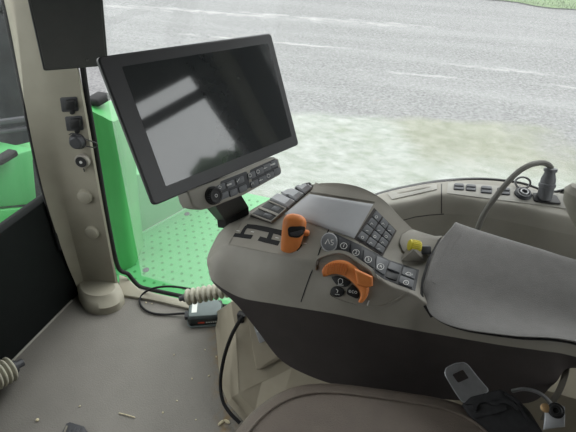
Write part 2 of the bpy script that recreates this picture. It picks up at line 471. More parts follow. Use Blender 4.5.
# grass verge
ga, gb = P(450, -4, z=GZ), P(600, 13, z=GZ); gd = (gb - ga).normalized(); gn = Vector((-gd.y, gd.x, 0))
if gn.y < 0: gn = -gn
mg = mat('short grass', (80, 102, 58), .9, .3, 3, .6, 60)
b = MB(); rows = []
for i in range(2):
    rows.append([ga + gd * (k * .5 - 6) + gn * ((.12 * math.sin(k * 1.7) + .1 * math.sin(k * .6)) if i == 0 else 8) + Vector((0, 0, .03)) for k in range(60)])
b.grid(rows, mg)
for k in range(2600):
    s, t = random.uniform(-5, 22), random.random() ** 2 * 4
    p = ga + gd * s + gn * t + Vector((0, 0, .03)); hh = random.uniform(.03, .09); d = Vector((random.uniform(-.05, .05), random.uniform(-.05, .05), hh))
    b.add([p - gd * .012, p + gd * .012, p + d], [(0, 1, 2)], mg)
tag(b.build('grass', recalc=False), 'strip of green grass along the far edge of gravel lot', 'grass', kind='stuff')

# green machine panels outside the right-hand window
def quad_slab(mb, pts, thick, m, bev=.006):
    pts = [Vector(p) for p in pts]; n = (pts[1] - pts[0]).cross(pts[2] - pts[0]).normalized()
    if n.dot(CAM - pts[0]) < 0: n = -n
    mb.prism(pts, n, -thick, 0, m, bev)
PZ = -.25
platform = thing('step_platform', P(175, 250, z=PZ), 'pale green perforated step platform outside the right window', 'step')
b = MB()
corners = [P(118, 252, z=PZ), P(134, 237, z=PZ), P(240, 186, z=PZ), P(420, 215, z=PZ), P(420, 330, z=PZ), P(118, 330, z=PZ)]
corners = [(-1.40, 1.0, PZ), (-1.40, 1.42, PZ), (-1.16, 2.0, PZ), (-.05, 2.0, PZ), (-.05, 1.0, PZ)]
b.prism(corners, (0, 0, 1), -.06, 0, M['green_lit'], .006)
b.build('deck', platform)
holes = MB()
ax = Vector((math.cos(.1), math.sin(.1), 0)); ay = Vector((-ax.y, ax.x, 0))
for i in range(26):
    for j in range(22):
        p = Vector((-1.36, 1.03, PZ)) + ax * (i * .052 + (j % 2) * .026) + ay * (j * .045)
        if p.x > -.1 or p.y > 1.95 or p.x < -1.36 + max(0, (p.y - 1.36)) * .42: continue
        r = .0085
        holes.lathe([(r, .0008), (r * .9, .0016), (r * .55, .0012)], p, (0, 0, 1), M['dimple'], 8)
tag(holes.build('grip_dimples', platform), 'rows of small dark green dimples', kind='stuff')
for (u, v) in ((187, 214), (146, 270)):
    b = MB(); q = P(u, v, z=PZ); b.lathe([(.016, .0), (.016, .003), (.006, .004)], q, (0, 0, 1), M['dark'], 10); b.build('drain_plug', platform)
# upright box behind the platform
box = thing('side_box', (-1.5, 1.5, PZ), 'light green upright panel at the front end of the perforated step', 'panel')
e0, e1 = Vector((-1.40, 1.42, PZ)), Vector((-1.16, 2.0, PZ))
b = MB(); nrm = Vector((.923, -.384, 0)).normalized()
ht = P(134, 160, x=-1.40).z
b.prism([e0 + Vector((0, 0, .0)), e1 + Vector((0, 0, 0)), e1 + Vector((0, 0, .20)), e0 + Vector((.13, .31, .30)), e0 + Vector((.06, .14, .35)), e0 + Vector((0, 0, .36))], nrm, -.20, 0, M['green_lit'], .012, 3)
b.build('panel', box)
b = MB(); b.tube([e0 + nrm * .006, e1 + nrm * .006], .008, M['green_lit'], 8); b.build('weld_bead', box)
# the narrower fender post close to the window
post = thing('fender_post', P(110, 200, y=1.22), 'mid green curved fender upright just behind the cab pillar', 'fender')
Lf = [(88, 108), (96, 160), (104, 205), (113, 250), (120, 290)]
Rt_ = [(116, 121), (122, 158), (126, 200), (131, 240), (138, 285)]
fr, fl, bk = [], [], []
for (a, c) in zip(Lf, Rt_):
    fl.append(P(*a, y=1.16)); fr.append(P(*c, y=1.22)); bk.append(P(*c, y=1.22) + Vector((-.04, .14, 0)))
rows = surf_grid([[p + Vector((-.12, .1, 0)) for p in fl], fl, [(p + q) / 2 + Vector((.01, -.012, 0)) for p, q in zip(fl, fr)], fr, bk], 5, 4)
b = MB(); b.grid(rows, M['green'], cap=True, closed=True); b.build('panel', post)
b = MB(); tp = P(97, 108, y=1.2); b.box((.06, .08, .03), Matrix.Translation(tp + Vector((-.03, .05, .012))), M['rubber'], .01, 3); b.build('rubber_cap', post)
b = MB(); b.tube(cr([P(118, 131, y=1.7), P(125, 137, y=1.7), P(128, 148, y=1.7), P(127, 160, y=1.7), P(126, 172, y=1.75)], 6), .03, M['dark'], 12)
tag(b.build('mirror_arm'), 'dark grey bent tube beside the green fender beyond window', 'tube')
# left of the pillar, through the windscreen
hood = thing('front_fender', P(10, 215, x=-1.75), 'bright green fender box seen through windscreen left of the pillar', 'fender')
b = MB()
A_, B_, C_, D_ = P(-40, 170, x=-1.75), P(33, 149, x=-1.75), P(38, 204, x=-1.75), P(-40, 212, x=-1.75)
quad_slab(b, [A_, B_, C_, D_], .5, M['green_lit'], .015); b.build('side_panel', hood)
b = MB(); quad_slab(b, [P(-40, 157, x=-1.95), P(35, 140, x=-1.95), P(38, 150, x=-1.90), P(-40, 172, x=-1.90)], .35, M['green'], .01); b.build('top_panel', hood)
b = MB(); quad_slab(b, [P(-40, 213, x=-1.72), P(38, 206, x=-1.72), P(24, 226, x=-1.70), P(-40, 262, x=-1.70)], .4, M['green'], .01); b.build('lower_panel', hood)
b = MB(); b.box((.05, .10, .03), Matrix.Translation(P(5, 157, x=-1.72)), M['rubber'], .01, 3); b.build('latch', hood)
tyre = thing('tyre', P(0, 130, x=-2.6), 'large dark weathered tyre seen through windscreen above green fender', 'tyre')
cen = P(-88, 110, x=-2.85); axd = Vector((-.75, .66, 0)).normalized()
b = MB(); b.lathe([(.3, -.26), (.70, -.30), (.80, -.26), (.83, -.1), (.83, .1), (.80, .26), (.70, .30), (.3, .26)], cen, axd, M['tyre'], 56); b.build('carcass', tyre)
b = MB(); e1_ = axd.orthogonal().normalized(); e2_ = axd.cross(e1_)
for k in range(30):
    for s in (-1, 1):
        a = 2 * math.pi * (k + (.5 if s > 0 else 0)) / 30; rd = e1_ * math.cos(a) + e2_ * math.sin(a); tg = axd.cross(rd)
        b.box((.05, .07, .30), frame(cen + rd * .84 + axd * s * .13, rd, (tg + axd * s * .5).normalized(), rd.cross((tg + axd * s * .5).normalized())), M['tyre'], .008, 1)
b.build('tread', tyre)
b = MB()
for (v0, v1) in ((122, 128), (132, 137)):
    quad_slab(b, [P(-40, v0 + 4, x=-1.9), P(33, v0 - 6, x=-1.9), P(34, v1 - 7, x=-1.9), P(-40, v1 + 3, x=-1.9)], .03, M['dark'], .006)
tag(b.build('rail_bar'), 'dark double rail running above the green fender box', 'rail')

# ================================================================== CAB SHELL
def wall_box(name, lo, hi, m, label, cat, bev=.004):
    b = MB(); lo, hi = Vector(lo), Vector(hi)
    b.box(hi - lo, Matrix.Translation((lo + hi) / 2), m, bev); return tag(b.build(name), label, cat, kind='structure')
XF, YR = -1.18, .915
wall_box('floor', (XF, -.85, -.03), (.75, YR, 0), M['floor'], 'flat grey rubber cab floor mat', 'floor', .001)
wall_box('wall_front', (XF - .05, -.85, -.03), (XF, .98, .44), M['front_black'], 'black low panel under the windscreen at the floor edge', 'wall', .012)
b = MB(); b.box((.007, 1.60, .007), Matrix.Translation((XF + .004, -.03, .0036)), M['side'], .002)
tag(b.build('baseboard_front'), 'thin pale edging where floor meets black front panel', 'baseboard', kind='structure')
ceil = wall_box('ceiling', (XF - .1, -.95, 1.66), (.85, 1.25, 1.72), M['ceiling'], 'cab roof lining', 'ceiling')
wall_box('wall_left_blocker', (XF, -.90, -.03), (.75, -.86, 1.66), M['belly'], 'unseen full-height left wall added to block side light', 'wall')  # closed dark wall added out of view to cut light from the left
wall_box('wall_back', (.76, -.90, -.03), (.80, 1.05, .62), M['side'], 'low rear panel of the cab', 'wall')
wall_box('trim_7', (.74, -.92, 1.43), (.80, 1.2, 1.68), M['belly'], 'dark header over the rear window', 'trim')
wall_box('trim_8', (.745, -.90, 1.315), (.785, 1.0, 1.355), M['belly'], 'dark bar across the rear window', 'trim')
b = MB(); pts8 = [(.43, .96, .0), (.76, .96, .0), (.76, 1.19, 1.67), (.43, 1.19, 1.67)]
b.prism(pts8, (0, .99, -.137), .03, .08, M['belly'], .01, 2); b.prism([(.74, 1.0, .6), (.80, 1.0, .6), (.80, 1.0, 1.68), (.74, 1.0, 1.68)], (0, 1, 0), 0, .2, M['belly'], .008, 2)
tag(b.build('trim_9'), 'dark broad post at the rear right corner of the cab', 'post', kind='structure')
pane_pts = None
for i, (x, y, x2, y2) in enumerate(((.74, 1.0, .74, 1.18), (.74, -.88, .74, -.92), (-1.15, -.88, -1.1, -.92))):
    b = MB(); b.tube([(x, y, .0), ((x + x2) / 2, (y + y2) / 2 + .005, .8), (x2, y2, 1.67)], .05, M['pillar'], 12)
    tag(b.build('trim_%d' % (i + 4)), ('cab post at the rear right corner', 'cab post at the rear left corner', 'cab post at the front left corner')[i], 'post', kind='structure')
def pane(name, pts, label, m='glass_clear'):
    b = MB(); b.add(pts, [(0, 1, 2, 3)], M[m]); return tag(b.build(name, recalc=False), label, 'window', kind='structure')
pane('window_1', [(-.98, .955, .03), (.43, .955, .03), (.43, 1.20, 1.66), (-1.05, 1.20, 1.66)], 'clear right side cab window with dust and washed-out haze over the gravel lot', 'glass')
pane('window_3', [(.765, -.88, .62), (.765, 1.0, .62), (.765, 1.0, 1.43), (.765, -.88, 1.43)], 'rear window of the cab')
pane('window_2', [(XF - .03, -.85, .44), (XF - .03, .93, .44), (XF + .02, 1.02, 1.66), (XF + .02, -.90, 1.66)], 'windscreen of the cab left of the pillar')

# pillar: lofted section that leans outwards, flared foot
def pil(v, l, m_, r):
    return l, m_, r
st = [  # (left edge, ridge, right edge, y of ridge)
    ((-16, -110), (20, -110), (48, -110), 1.06),
    ((4, 0), (34, 0), (65, 0), 1.02), ((22, 90), (50, 90), (83, 90), .965), ((43, 190), (64, 190), (100.5, 190), .91),
    ((65, 258), (79, 258), (113, 258), .868), ((76, 285), (86, 286), (118, 283), .852), ((80, 300), (90, 302), (120, 298), .840)]
rowsL, rowsM, rowsR, rowsB = [], [], [], []
for (l, m_, r, y), lx in zip(st, (-1.24, -1.22, -1.20, -1.168, -1.168, -1.168, -1.168)):
    rowsL.append(P(*l, x=lx)); rowsM.append(P(*m_, y=y - .02)); rowsR.append(P(*r, y=y + .018))
rowsB = [q + Vector((-.085, .07, 0)) for q in rowsR]; rowsC = [q + Vector((-.06, .05, 0)) for q in rowsL]
def chain(a, c, k): return [(q * (1 - k) + w * k) for q, w in zip(a, c)]
prof = [rowsC, rowsL, chain(rowsL, rowsM, .55), chain(rowsL, rowsM, .9), chain(rowsM, rowsR, .12), chain(rowsM, rowsR, .6), chain(rowsM, rowsR, .93), [q + Vector((-.006, .006, 0)) for q in rowsR], rowsB]
fine = [cr(r, 6) for r in prof]
pillar = thing('trim_1', P(98, 295, z=0), 'warm beige cab pillar with sockets and round caps between windscreen and side window', 'pillar'); pillar['kind'] = 'structure'
b = MB(); b.grid(fine, M['pillar'], cap=True, closed=True)
post_o = b.build('post', pillar, sharp=40)
b = MB()
f0 = [(77.5, 289), (82, 294), (89, 297), (98, 298), (108, 297), (115, 294), (120.5, 287)]
f1 = [(78, 294), (82, 301), (89, 306.5), (98, 308.5), (109, 307.5), (118, 303.5), (124, 296)]
f2 = [(79, 300), (84, 308), (91, 313.5), (99, 315), (110, 314), (119, 310), (125, 303)]
zz = (.052, .032, .0)
FR = []
for px, z in zip((f0, f1, f2), zz):
    r = cr([P(*p, z=z) for p in px], 5); FR.append(r + [r[-1] + Vector((-.10, .06, 0)), r[0] + Vector((-.05, .05, 0)), r[0]])
cF = sum(FR[0], Vector()) / len(FR[0]); inr = [q * .8 + cF * .2 + Vector((0, 0, .006)) for q in FR[0]]
b.grid([inr, FR[0], [q * .6 + w * .4 + (q - cF) * .01 for q, w in zip(FR[0], FR[1])], FR[1], FR[2]], M['pillar'])
b.add(inr[:-1], [tuple(range(len(inr) - 1))], M['pillar'])
b.build('foot', pillar, sharp=50)
SP = Surf([post_o])
for u, v in ((85.5, 196), (92.5, 232)):
    p, n = SP(u, v); b = MB()
    b.lathe([(.027, -.006), (.027, .001), (.025, .002), (.0245, .009), (.0225, .014), (.016, .017), (.006, .018)], p, n, M['pillar'], 28); b.build('round_cap', pillar)
# black seals on both sides of the pillar
def seal(name, pts, y, r, label):
    b = MB(); b.tube(cr([P(u, v, y=y + dy) if y else P(u, v, x=dy) for u, v, dy in pts], 6), r, M['rubber'], 10); return tag(b.build(name), label, 'seal', kind='structure')
seal('trim_2', [(-4, -40, -1.24), (7, 20, -1.22), (22, 95, -1.205), (39, 175, -1.178), (54, 228, -1.172), (60, 250, -1.172)], 0, .006, 'thin black windscreen seal down the left edge of the pillar')
seal('trim_3', [(72, 0, .10), (80.5, 50, .075), (86, 90, .055), (96, 150, .03), (105, 205, .005), (112.5, 245, -.01), (117, 264, -.015), (121, 271, -.01), (128, 274, -.005), (134, 281, .0), (141, 287, .0), (155, 290.5, .0), (185, 297, .0), (236, 309, .0)], .945, .0085, 'black side window seal behind pillar, curving along the sill')
b = MB(); sill = [P(119, 285, z=.012), P(119, 274, z=.012), P(127, 277, z=.012), P(134, 284, z=.012), P(141, 290, z=.012), P(156, 293, z=.012), P(236, 311, z=.012), P(236, 321, z=0), P(150, 301, z=0), P(136, 299, z=0), P(124, 297, z=0)]
b.prism([Vector((q.x, q.y, 0)) for q in sill], (0, 0, 1), 0, .012, M['pillar'], .004, 2)
tag(b.build('baseboard_right'), 'low beige sill strip along the floor under side window', 'sill', kind='structure')

# ================================================================== SIDE CONSOLE
side = thing('side_console', (.2, 1.0, .0), 'long grey moulded side console under the right window', 'console')
R0 = [(366, 199, 1.04), (384, 193, 1.045), (410, 187, 1.05), (441, 182, 1.05), (480, 180, 1.05), (520, 184, 1.05), (550, 193, 1.05), (578, 189, 1.05), (640, 186, 1.05)]
R1 = [(374, 204, .975), (396, 200, .98), (416, 196, .985), (442, 191, .985), (478, 195, .985), (520, 201, .985), (548, 208, .985), (578, 213, .985), (640, 222, .985)]
R2 = [(380, 211, .955), (402, 206, .958), (420, 202, .962), (443, 199, .965), (478, 203, .965), (520, 209, .965), (548, 215, .965), (578, 221, .965), (640, 230, .965)]
R3 = [(388, 224, .945), (408, 220, .948), (424, 217, .952), (443, 214, .955), (478, 216, .955), (520, 224, .955), (548, 230, .955), (578, 236, .955), (640, 246, .955)]
rr = [[P(u, v, y=y) for u, v, y in r] for r in (R0, R1, R2, R3)]
far = [q + Vector((0, .01, -.03)) for q in rr[0]]
low = [Vector((q.x, .93, .0)) for q in rr[3]]
mid = [Vector((q.x, .937, .25)) for q in rr[3]]
b = MB(); b.grid(surf_grid([far] + rr, 6, 5), M['side']); b.grid([cr(q, 6) for q in (rr[3], mid, low)], M['side'])
side_o = b.build('body', side, sharp=28)
SS = Surf([side_o])
b = MB(); patch(b, SS, [(388, 194), (437, 184.5), (437, 190), (392, 200)], .004, M['sidetop'], 14, 5)
patch(b, SS, [(396, 193.6), (432, 186.5), (431, 189), (398, 195.5)], .006, M['side'], 10, 4); b.build('tray_lid', side)
b = MB(); patch(b, SS, [(448, 182.5), (575, 192), (575, 210), (447, 193.5)], .003, M['sidetop'], 24, 5); panel_o = b.build('switch_panel', side)
SS2 = Surf([side_o, panel_o])
b = MB(); stroke(b, SS, [(441.5, 184 + k * 2.1) for k in range(15)], .0012, .0006, M['belly']); stroke(b, SS, [(444, 214 ), (430, 215), (415, 217), (400, 221)], .0012, .0006, M['belly']); b.build('panel_gap', side)
b = MB(); b.tube([q + Vector((0, .006, -.003)) for q in cr(rr[0], 6)], .006, M['rubber'], 8); b.build('window_seal', side)
for (q, tilt) in (([(454, 184.5), (464, 185), (464, 190.5), (453.5, 190)], 0), ([(466, 185.2), (476, 186), (476, 191.5), (465.7, 190.7)], 0), ([(481, 186.5), (492, 187.5), (492, 194), (480.5, 193)], 0), ([(497, 188), (510, 189), (510, 195.5), (497, 194.5)], 0)):
    b = MB(); plate(b, SS2, rounded(q, .15), .002, M['dark'], .003, .0006); s_ = b.build('rocker_switch', side)
    b = MB(); plate(b, SS2, rounded(shrink(sub(q, 0, 1, .05, .55), .12), .2), .0065, M['key'], .001, .0015); plate(b, SS2, rounded(shrink(sub(q, 0, 1, .5, .98), .12), .2), .0035, M['key'], .001, .001); b.build('rocker', s_)
p, n = SS2(523, 194); b = MB()
b.lathe([(.020, -.002), (.020, .003), (.017, .006), (.0165, .008), (.0125, .008), (.012, .002), (.004, .002)], p, n, M['dark']); s_ = b.build('power_socket', side)
b = MB(); b.lathe([(.0105, 0), (.0105, .009), (.009, .0105), (.007, .0105), (.006, .004), (.002, .004)], p, n, M['steel']); b.build('socket_core', s_)
b = MB(); o_ = SS2(521, 187)[0] + Vector((0, 0, .009)); b.tube([o_ + Vector((math.cos(a) * .017, math.sin(a) * .006, math.sin(a) * .012 + .004)) for a in [k * math.pi / 12 for k in range(24)]], .0026, M['steel'], 8, True); b.build('lid_ring', s_)
p, n = SS2(544, 199); b = MB(); px_ = [(532, 193.5), (556, 196), (561, 205), (534, 202)]; plate(b, SS2, rounded(px_, .15), .004, M['black'], .003, .001); b.build('socket_base', side)
# plug and cable
plug = thing('power_plug', p, 'dark grey plug with cable standing in side console socket', 'plug')
top = P(551, 168, y=1.035); axp = (top - p).normalized(); hgt = (top - p).length
b = MB(); b.lathe([(.016, .0), (.0165, .01), (.0165, hgt * .38), (.0185, hgt * .40), (.0185, hgt * .50), (.0165, hgt * .53), (.0160, hgt * .66), (.0120, hgt * .82), (.0115, hgt * .9)], p, axp, M['key'], 24); b.build('plug_body', plug)
b = MB(); b.lathe([(.0125, hgt * .88), (.0145, hgt * .90), (.0145, hgt * .98), (.012, hgt * 1.0), (.006, hgt)], p, axp, M['key'], 24); b.build('cable_nut', plug)
cb = [(551, 168, 1.035), (548, 164.5, 1.03), (541, 162.8, 1.02), (530, 165, 1.0), (518, 172, .985), (506, 184, .965), (494, 199, .945), (484, 214, .93), (477, 232, .915), (474, 255, .90), (470, 290, .88)]
b = MB(); b.tube(cr([P(u, v, y=y) for u, v, y in cb], 8), .0066, M['grey_cable'], 10); b.build('cable', plug)
# rounded corner handle at the right edge
b = MB(); rowsH = []
for (u, v, r) in ((574, 186, .012), (578, 192, .03), (582, 204, .04), (586, 216, .04), (592, 232, .036), (600, 250, .03)):
    c_ = P(u + 3, v, y=.86); rowsH.append([c_ + Vector((math.cos(a) * r, math.sin(a) * r * .8, 0)) for a in [k * math.pi / 10 for k in range(20)]])
b.grid([cr(list(q), 1) + [q[0]] for q in zip(*rowsH)], M['side']) if False else b.grid([r + r[:1] for r in rowsH], M['side'])
b.add(rowsH[0], [tuple(range(20))], M['side'])
b.tube([rowsH[-1][0].lerp(rowsH[-1][10], .5), Vector((.45, .86, 0))], .02, M['side'], 10)
tag(b.build('grab_post'), 'rounded grey post end beside the plug at side console', 'post')

# ================================================================== ARMREST CONSOLE
con = thing('armrest_console', (0, .6, .44), 'grey armrest console with orange lever and button panels', 'armrest')
ST = [  # L1 far edge, L2 top, L3 near edge of top, L4 near face, L5 seam, belly bottom
    [(210, 250, .61), (208, 255, .595), (207, 259, .58), (207, 263, .57), (208, 268, .565), (209, 272, .565)],
    [(222, 230, .655), (222, 237, .625), (223, 246, .595), (216, 262, .555), (213, 281, .525), (214, 284, .53)],
    [(248, 212, .70), (247, 226, .645), (248, 249, .58), (240, 272, .535), (239, 297, .50), (237, 305, .515)],
    [(280, 195, .715), (276, 221, .64), (280, 256, .56), (275, 280, .52), (275, 304, .492), (257, 330, .515)],
    [(316, 184, .715), (306, 216, .635), (318, 262, .555), (308, 290, .515), (305, 309, .488), (282, 361, .515)],
    [(352, 185, .715), (335, 226, .625), (346, 264, .56), (338, 290, .515), (335, 314, .487), (317, 379, .51)],
    [(381, 198, .712), (358, 237, .615), (372, 274, .555), (366, 300, .515), (362, 320, .489), (352, 388, .51)],
    [(402.5, 219.5, .71), (383, 255, .612), (392, 287, .55), (387, 308, .518), (385, 325, .492), (385, 393, .515)],
    [(425, 238, .705), (408, 262, .62), (414, 295, .545), (410, 314, .518), (408, 329, .495), (430, 398, .525)],
    [(447, 236, .705), (432, 270, .62), (436, 308, .54), (432, 322, .518), (430, 333, .503), (470, 401, .545)],
    [(500, 248, .70), (495, 284, .62), (500, 324, .54), (500, 336, .525), (500, 345, .52), (528, 403, .565)],
    [(540, 258, .688), (536, 294, .615), (540, 331, .545), (540, 343, .533), (540, 350.5, .53), (554, 384, .57)],
    [(576, 270, .675), (576, 304, .61), (576, 338, .55), (576, 349, .54), (576, 357, .54), (576, 368, .575)]]
DYS = [(0, 0, 0, 0, 0, 0), (0, 0, 0, .004, .008, .006)] + [(0, 0, 0, .012, .022, .012)] * 8 + [(0, 0, 0, .006, .008, .006), (0,) * 6, (0,) * 6]
ST = [[(u, v, y + e) for (u, v, y), e in zip(a, d)] for a, d in zip(ST, DYS)]
rows = [[P(u, v, y=y) for (u, v, y) in [s[i] for s in ST]] for i in range(6)]
for r in rows: r.append(r[-1] + Vector((.12, -.01, .0)))
L1, L2, L3, L4, L5, BL = rows
far0 = [q + Vector((0, .010, -.018)) for q in L1]; far1 = [Vector((q.x, min(q.y + .012, .73), q.z - .07)) for q in L1]
inn = [q + Vector((.004, .012, -.006)) for q in L5]
b = MB(); b.grid(surf_grid([far1, far0, L1, chain(L1, L2, .14), L2, chain(L3, L2, .16), L3, chain(L3, L4, .25), L4, L5], 8, 4), M['shell'], cap=True); b.grid([cr(L5, 8), cr(inn, 8)], M['shell'])
shell = b.build('shell', con, sharp=40)
C = Surf([shell])
b = MB()
bt = [q + Vector((.002, .008, .002)) for q in L5]; bmid = [q * .5 + w * .5 for q, w in zip(bt, BL)]
fb = [Vector((q.x, .70, q.z + .01)) for q in BL]; ft = [Vector((q.x, .705, w.z)) for q, w in zip(BL, L5)]
b.grid([cr(q, 8) for q in (ft, bt)], M['belly'])
b.grid(surf_grid([bt, bmid, BL], 8, 3), M['belly'], cap=True); b.grid([cr(q, 8) for q in (BL, fb, ft)], M['belly'])
b.build('lower_body', con, sharp=30)
# seams in the shell
b = MB(); stroke(b, C, [(330, 227), (325, 238), (320, 250), (316, 262), (310, 276), (305, 290), (301, 302)], .0011, .0004, M['black'])
stroke(b, C, [(300, 221), (312, 223), (330, 228), (345, 235), (360, 243)], .0009, .0004, M['black']); b.build('shell_gap', con)
# shift gate
b = MB()
for path, w in (([(234, 235), (238, 235.3), (243, 236), (252, 237)], .0050), ([(241.5, 235), (244, 230), (247, 226)], .0052), ([(246, 226), (255, 227), (265, 229), (280, 232.5), (288, 236)], .0056), ([(272, 231), (270, 236), (268, 241)], .0060), ([(259, 238.5), (266, 240.5), (279, 243.5)], .0052), ([(296, 250), (301, 244)], .004)):
    stroke(b, C, path, w, .0005, M['rubber'])
gate = b.build('shift_gate', con)
b = MB(); stroke(b, C, [(229, 244), (231, 240), (236, 231), (241, 224)], .0009, .0012, M['shell']); stroke(b, C, [(229, 244), (245, 247.5), (262, 251), (278, 254)], .0009, .0012, M['shell']); b.build('gate_rim', gate)
for (u, v) in ((238, 230.5), (252.5, 231.5), (277, 237.5), (305, 243)):
    b = MB(); stroke(b, C, [(u - 1.5, v), (u + 1.5, v + .6)], .0008, .0004, M['white']); b.build('gate_mark', gate)
# orange shift lever
p0, n0 = C(288.5, 250); p0 = p0 - n0 * .004
ptop = P(296, 216, t=(p0 - CAM).dot(FW) - .022)
axv = (ptop - p0); H = axv.length; axv.normalize(); vw = (CAM - (p0 + ptop) / 2).normalized(); ex = axv.cross(vw).normalized(); ey = ex.cross(axv).normalized()
def lever_ring(k, a, c, n=24, off=0):
    o = p0 + axv * (H * k) + ey * off; out = []
    for j in range(n):
        th = 2 * math.pi * j / n; cc, ss = math.cos(th), math.sin(th)
        out.append(o + ex * (a * math.copysign(abs(cc) ** .75, cc)) + ey * (c * math.copysign(abs(ss) ** .75, ss)))
    return out
lv = [lever_ring(k, a, c) for k, a, c in ((-.04, .009, .006), (.0, .0160, .009), (.12, .0182, .011), (.4, .0200, .0125), (.65, .0218, .014), (.82, .0220, .0145), (.93, .0198, .0125), (1.0, .0145, .008), (1.04, .008, .004))]
b = MB(); fine = [cr(list(q), 4) for q in zip(*lv)]; b.grid(fine, M['orange'], closed=True); b.add(lv[-1], [tuple(range(24))], M['orange'])
lever = b.build('shift_lever', con, sharp=60)
S_l = Surf([lever])
b = MB(); blob(b, S_l, rounded([(287.5, 226.5), (305.5, 226), (304.5, 233), (299, 238), (288.5, 237)], .3), .0008, M['black'], .002)
rc = b.build('finger_recess', lever)
b = MB(); blob(b, S_l, rounded([(290, 232.5), (303, 229), (302, 233.5), (297.5, 236), (291, 235.5)], .3), .0016, M['dark'], .001); b.build('recess_lip', rc)
b = MB(); q0 = P(307, 233, t=(p0 - CAM).dot(FW) - .006); b.lathe([(.006, -.008), (.006, .001), (.0045, .004), (.002, .0045)], q0, ex, M['orange'], 16); b.build('side_button', lever)
# row of levers along the far edge
strip = [(252, 217), (299, 180), (313, 188), (272, 223)]
Q = lambda a, c: [lerp((243, 218), (301, 179.5), a), lerp((243, 218), (301, 179.5), c), lerp((269, 222), (315, 187.5), c), lerp((269, 222), (315, 187.5), a)]
Q = lambda a, c: [lerp((251, 215), (300, 178.5), a), lerp((251, 215), (300, 178.5), c), lerp((273, 223), (314, 187.5), c), lerp((273, 223), (314, 187.5), a)]
b = MB(); patch(b, C, Q(-.03, 1.02), .0015, M['belly'], 14, 6); pb = b.build('lever_bank', con)
CB = Surf([shell, pb])
for k in range(5):
    a, c = (.0, .185, .39, .595, .80)[k], (.17, .37, .58, .785, .985)[k]; q = shrink(Q(a, c), .04)
    b = MB()
    if k < 2:
        patch(b, C, q, .004, M['black'], 6, 6); w = b.build('lever_pocket', pb)
        b = MB()
        for (i, j) in ((1, 2), (2, 3), (3, 0)): stroke(b, CB, [lerp(q[i], q[j], t_ / 4) for t_ in range(5)], .0013, .006, M['shell'])
        b.build('pocket_rim', w)
        b = MB(); patch(b, C, sub(q, .3, .95, .42, .8), .0055, M['key'], 5, 4); b.build('pocket_slope', w)
    else:
        patch(b, C, q, .011, M['silver'], 8, 8, edge=.5); b.build('lever_paddle', pb)
# silver lid
b = MB(); patch(b, C, [(285, 214), (309.5, 194.5), (373, 204.5), (354, 238.5)], .0035, M['silver'], 18, 14, edge=.5); lid = b.build('top_lid', con)
b = MB(); patch(b, C, [(310.5, 193), (315, 184), (378, 197.5), (374, 202.5)], .0035, M['shell'], 18, 8, edge=.5); lid_step = b.build('lid_step', con)
# keypad with rounded light rim
KQ = [(375.5, 210), (394.5, 231), (381.5, 254.5), (356, 238)]
b = MB(); patch(b, C, [(374, 208), (396.5, 231), (382.5, 256.5), (354, 238.5)], .0015, M['belly'], 10, 10); kp = b.build('keypad', con)
CK = Surf([shell, kp])
gl = ['▲', '1', '2', '3']
for i in range(4):
    for j in range(3):
        q = shrink(sub(KQ, j / 3, (j + 1) / 3, i / 4, (i + 1) / 4), .11)
        b = MB(); plate(b, C, rounded(q, .12, 2), .0045, M['key'], .002, .001)
        c_ = quad(q, .5, .5); key = b.build('key', kp)
        SK = Surf([key]); b = MB()
        if (i + j) % 3 == 0: stroke(b, SK, ell(*c_, 1.3, 1.2, 10), .0004, .0002, M['white'], closed=True)
        elif (i + j) % 3 == 1: stroke(b, SK, [(c_[0] - 1.5, c_[1] + .6), (c_[0], c_[1] - .9), (c_[0] + 1.4, c_[1] + .8)], .0004, .0002, M['white'])
        else: stroke(b, SK, [(c_[0] - 1.4, c_[1]), (c_[0] + 1.3, c_[1] + .4)], .0004, .0002, M['white'])
        b.build('key_symbol', key)
# long button strip
b = MB()
for q in ([(334, 233), (362, 246), (361, 264), (334, 250)], [(362, 246), (389, 260), (384, 279), (361, 264)], [(389, 260), (419, 270), (415, 291), (384, 279)]):
    patch(b, C, q, .0010, M['dark'], 8, 6)
bs = b.build('button_strip', con)
def strip_button(q, sym, m=M['dark'], h=.0035):
    b = MB(); plate(b, C, rounded(shrink(q, .05), .1, 2), h, m, .002, .0009); o = b.build('button', bs)
    SB = Surf([o]); c_ = quad(q, .5, .52); b = MB()
    if sym is None: return
    if sym.isdigit():
        stroke(b, SB, ell(c_[0], c_[1], 3.3, 3.0, 16), .0005, .0002, M['white'], closed=True); text_on(b, SB, sym, c_[0], c_[1], 4.2, M['white'], .0003, .25)
    elif sym == 'O': stroke(b, SB, ell(c_[0], c_[1], 2.6, 2.2, 14), .0006, .0002, M['white'], closed=True); stroke(b, SB, [(c_[0], c_[1] - 1), (c_[0], c_[1] + 1)], .0005, .0002, M['white'])
    else:
        stroke(b, SB, [(c_[0] - 3, c_[1]), (c_[0] - .5, c_[1] - 1.6), (c_[0] + 2, c_[1] - .6), (c_[0] + 2.4, c_[1] + 1.6), (c_[0] - 2, c_[1] + 1)], .0006, .0002, M['white'], closed=True)
        stroke(b, SB, [(c_[0] + 3.3, c_[1]), (c_[0] + 3.6, c_[1] + 1.5)], .0005, .0002, M['white'])
    b.build('button_symbol', o)
strip_button([(338, 237.5), (350, 243), (349, 254), (338, 248)], '1')
strip_button([(351, 243.5), (362, 249), (361, 262), (350, 254.5)], '2')
strip_button([(363, 249.5), (374.5, 255.5), (373.5, 269.5), (362, 262.5)], '3')
strip_button([(375.5, 256), (388.5, 262), (384, 276.5), (374.5, 270.5)], '4', M['key'])
strip_button([(389.5, 262.5), (402, 267), (399.5, 274.5), (386.5, 269.5)], None, M['key'])
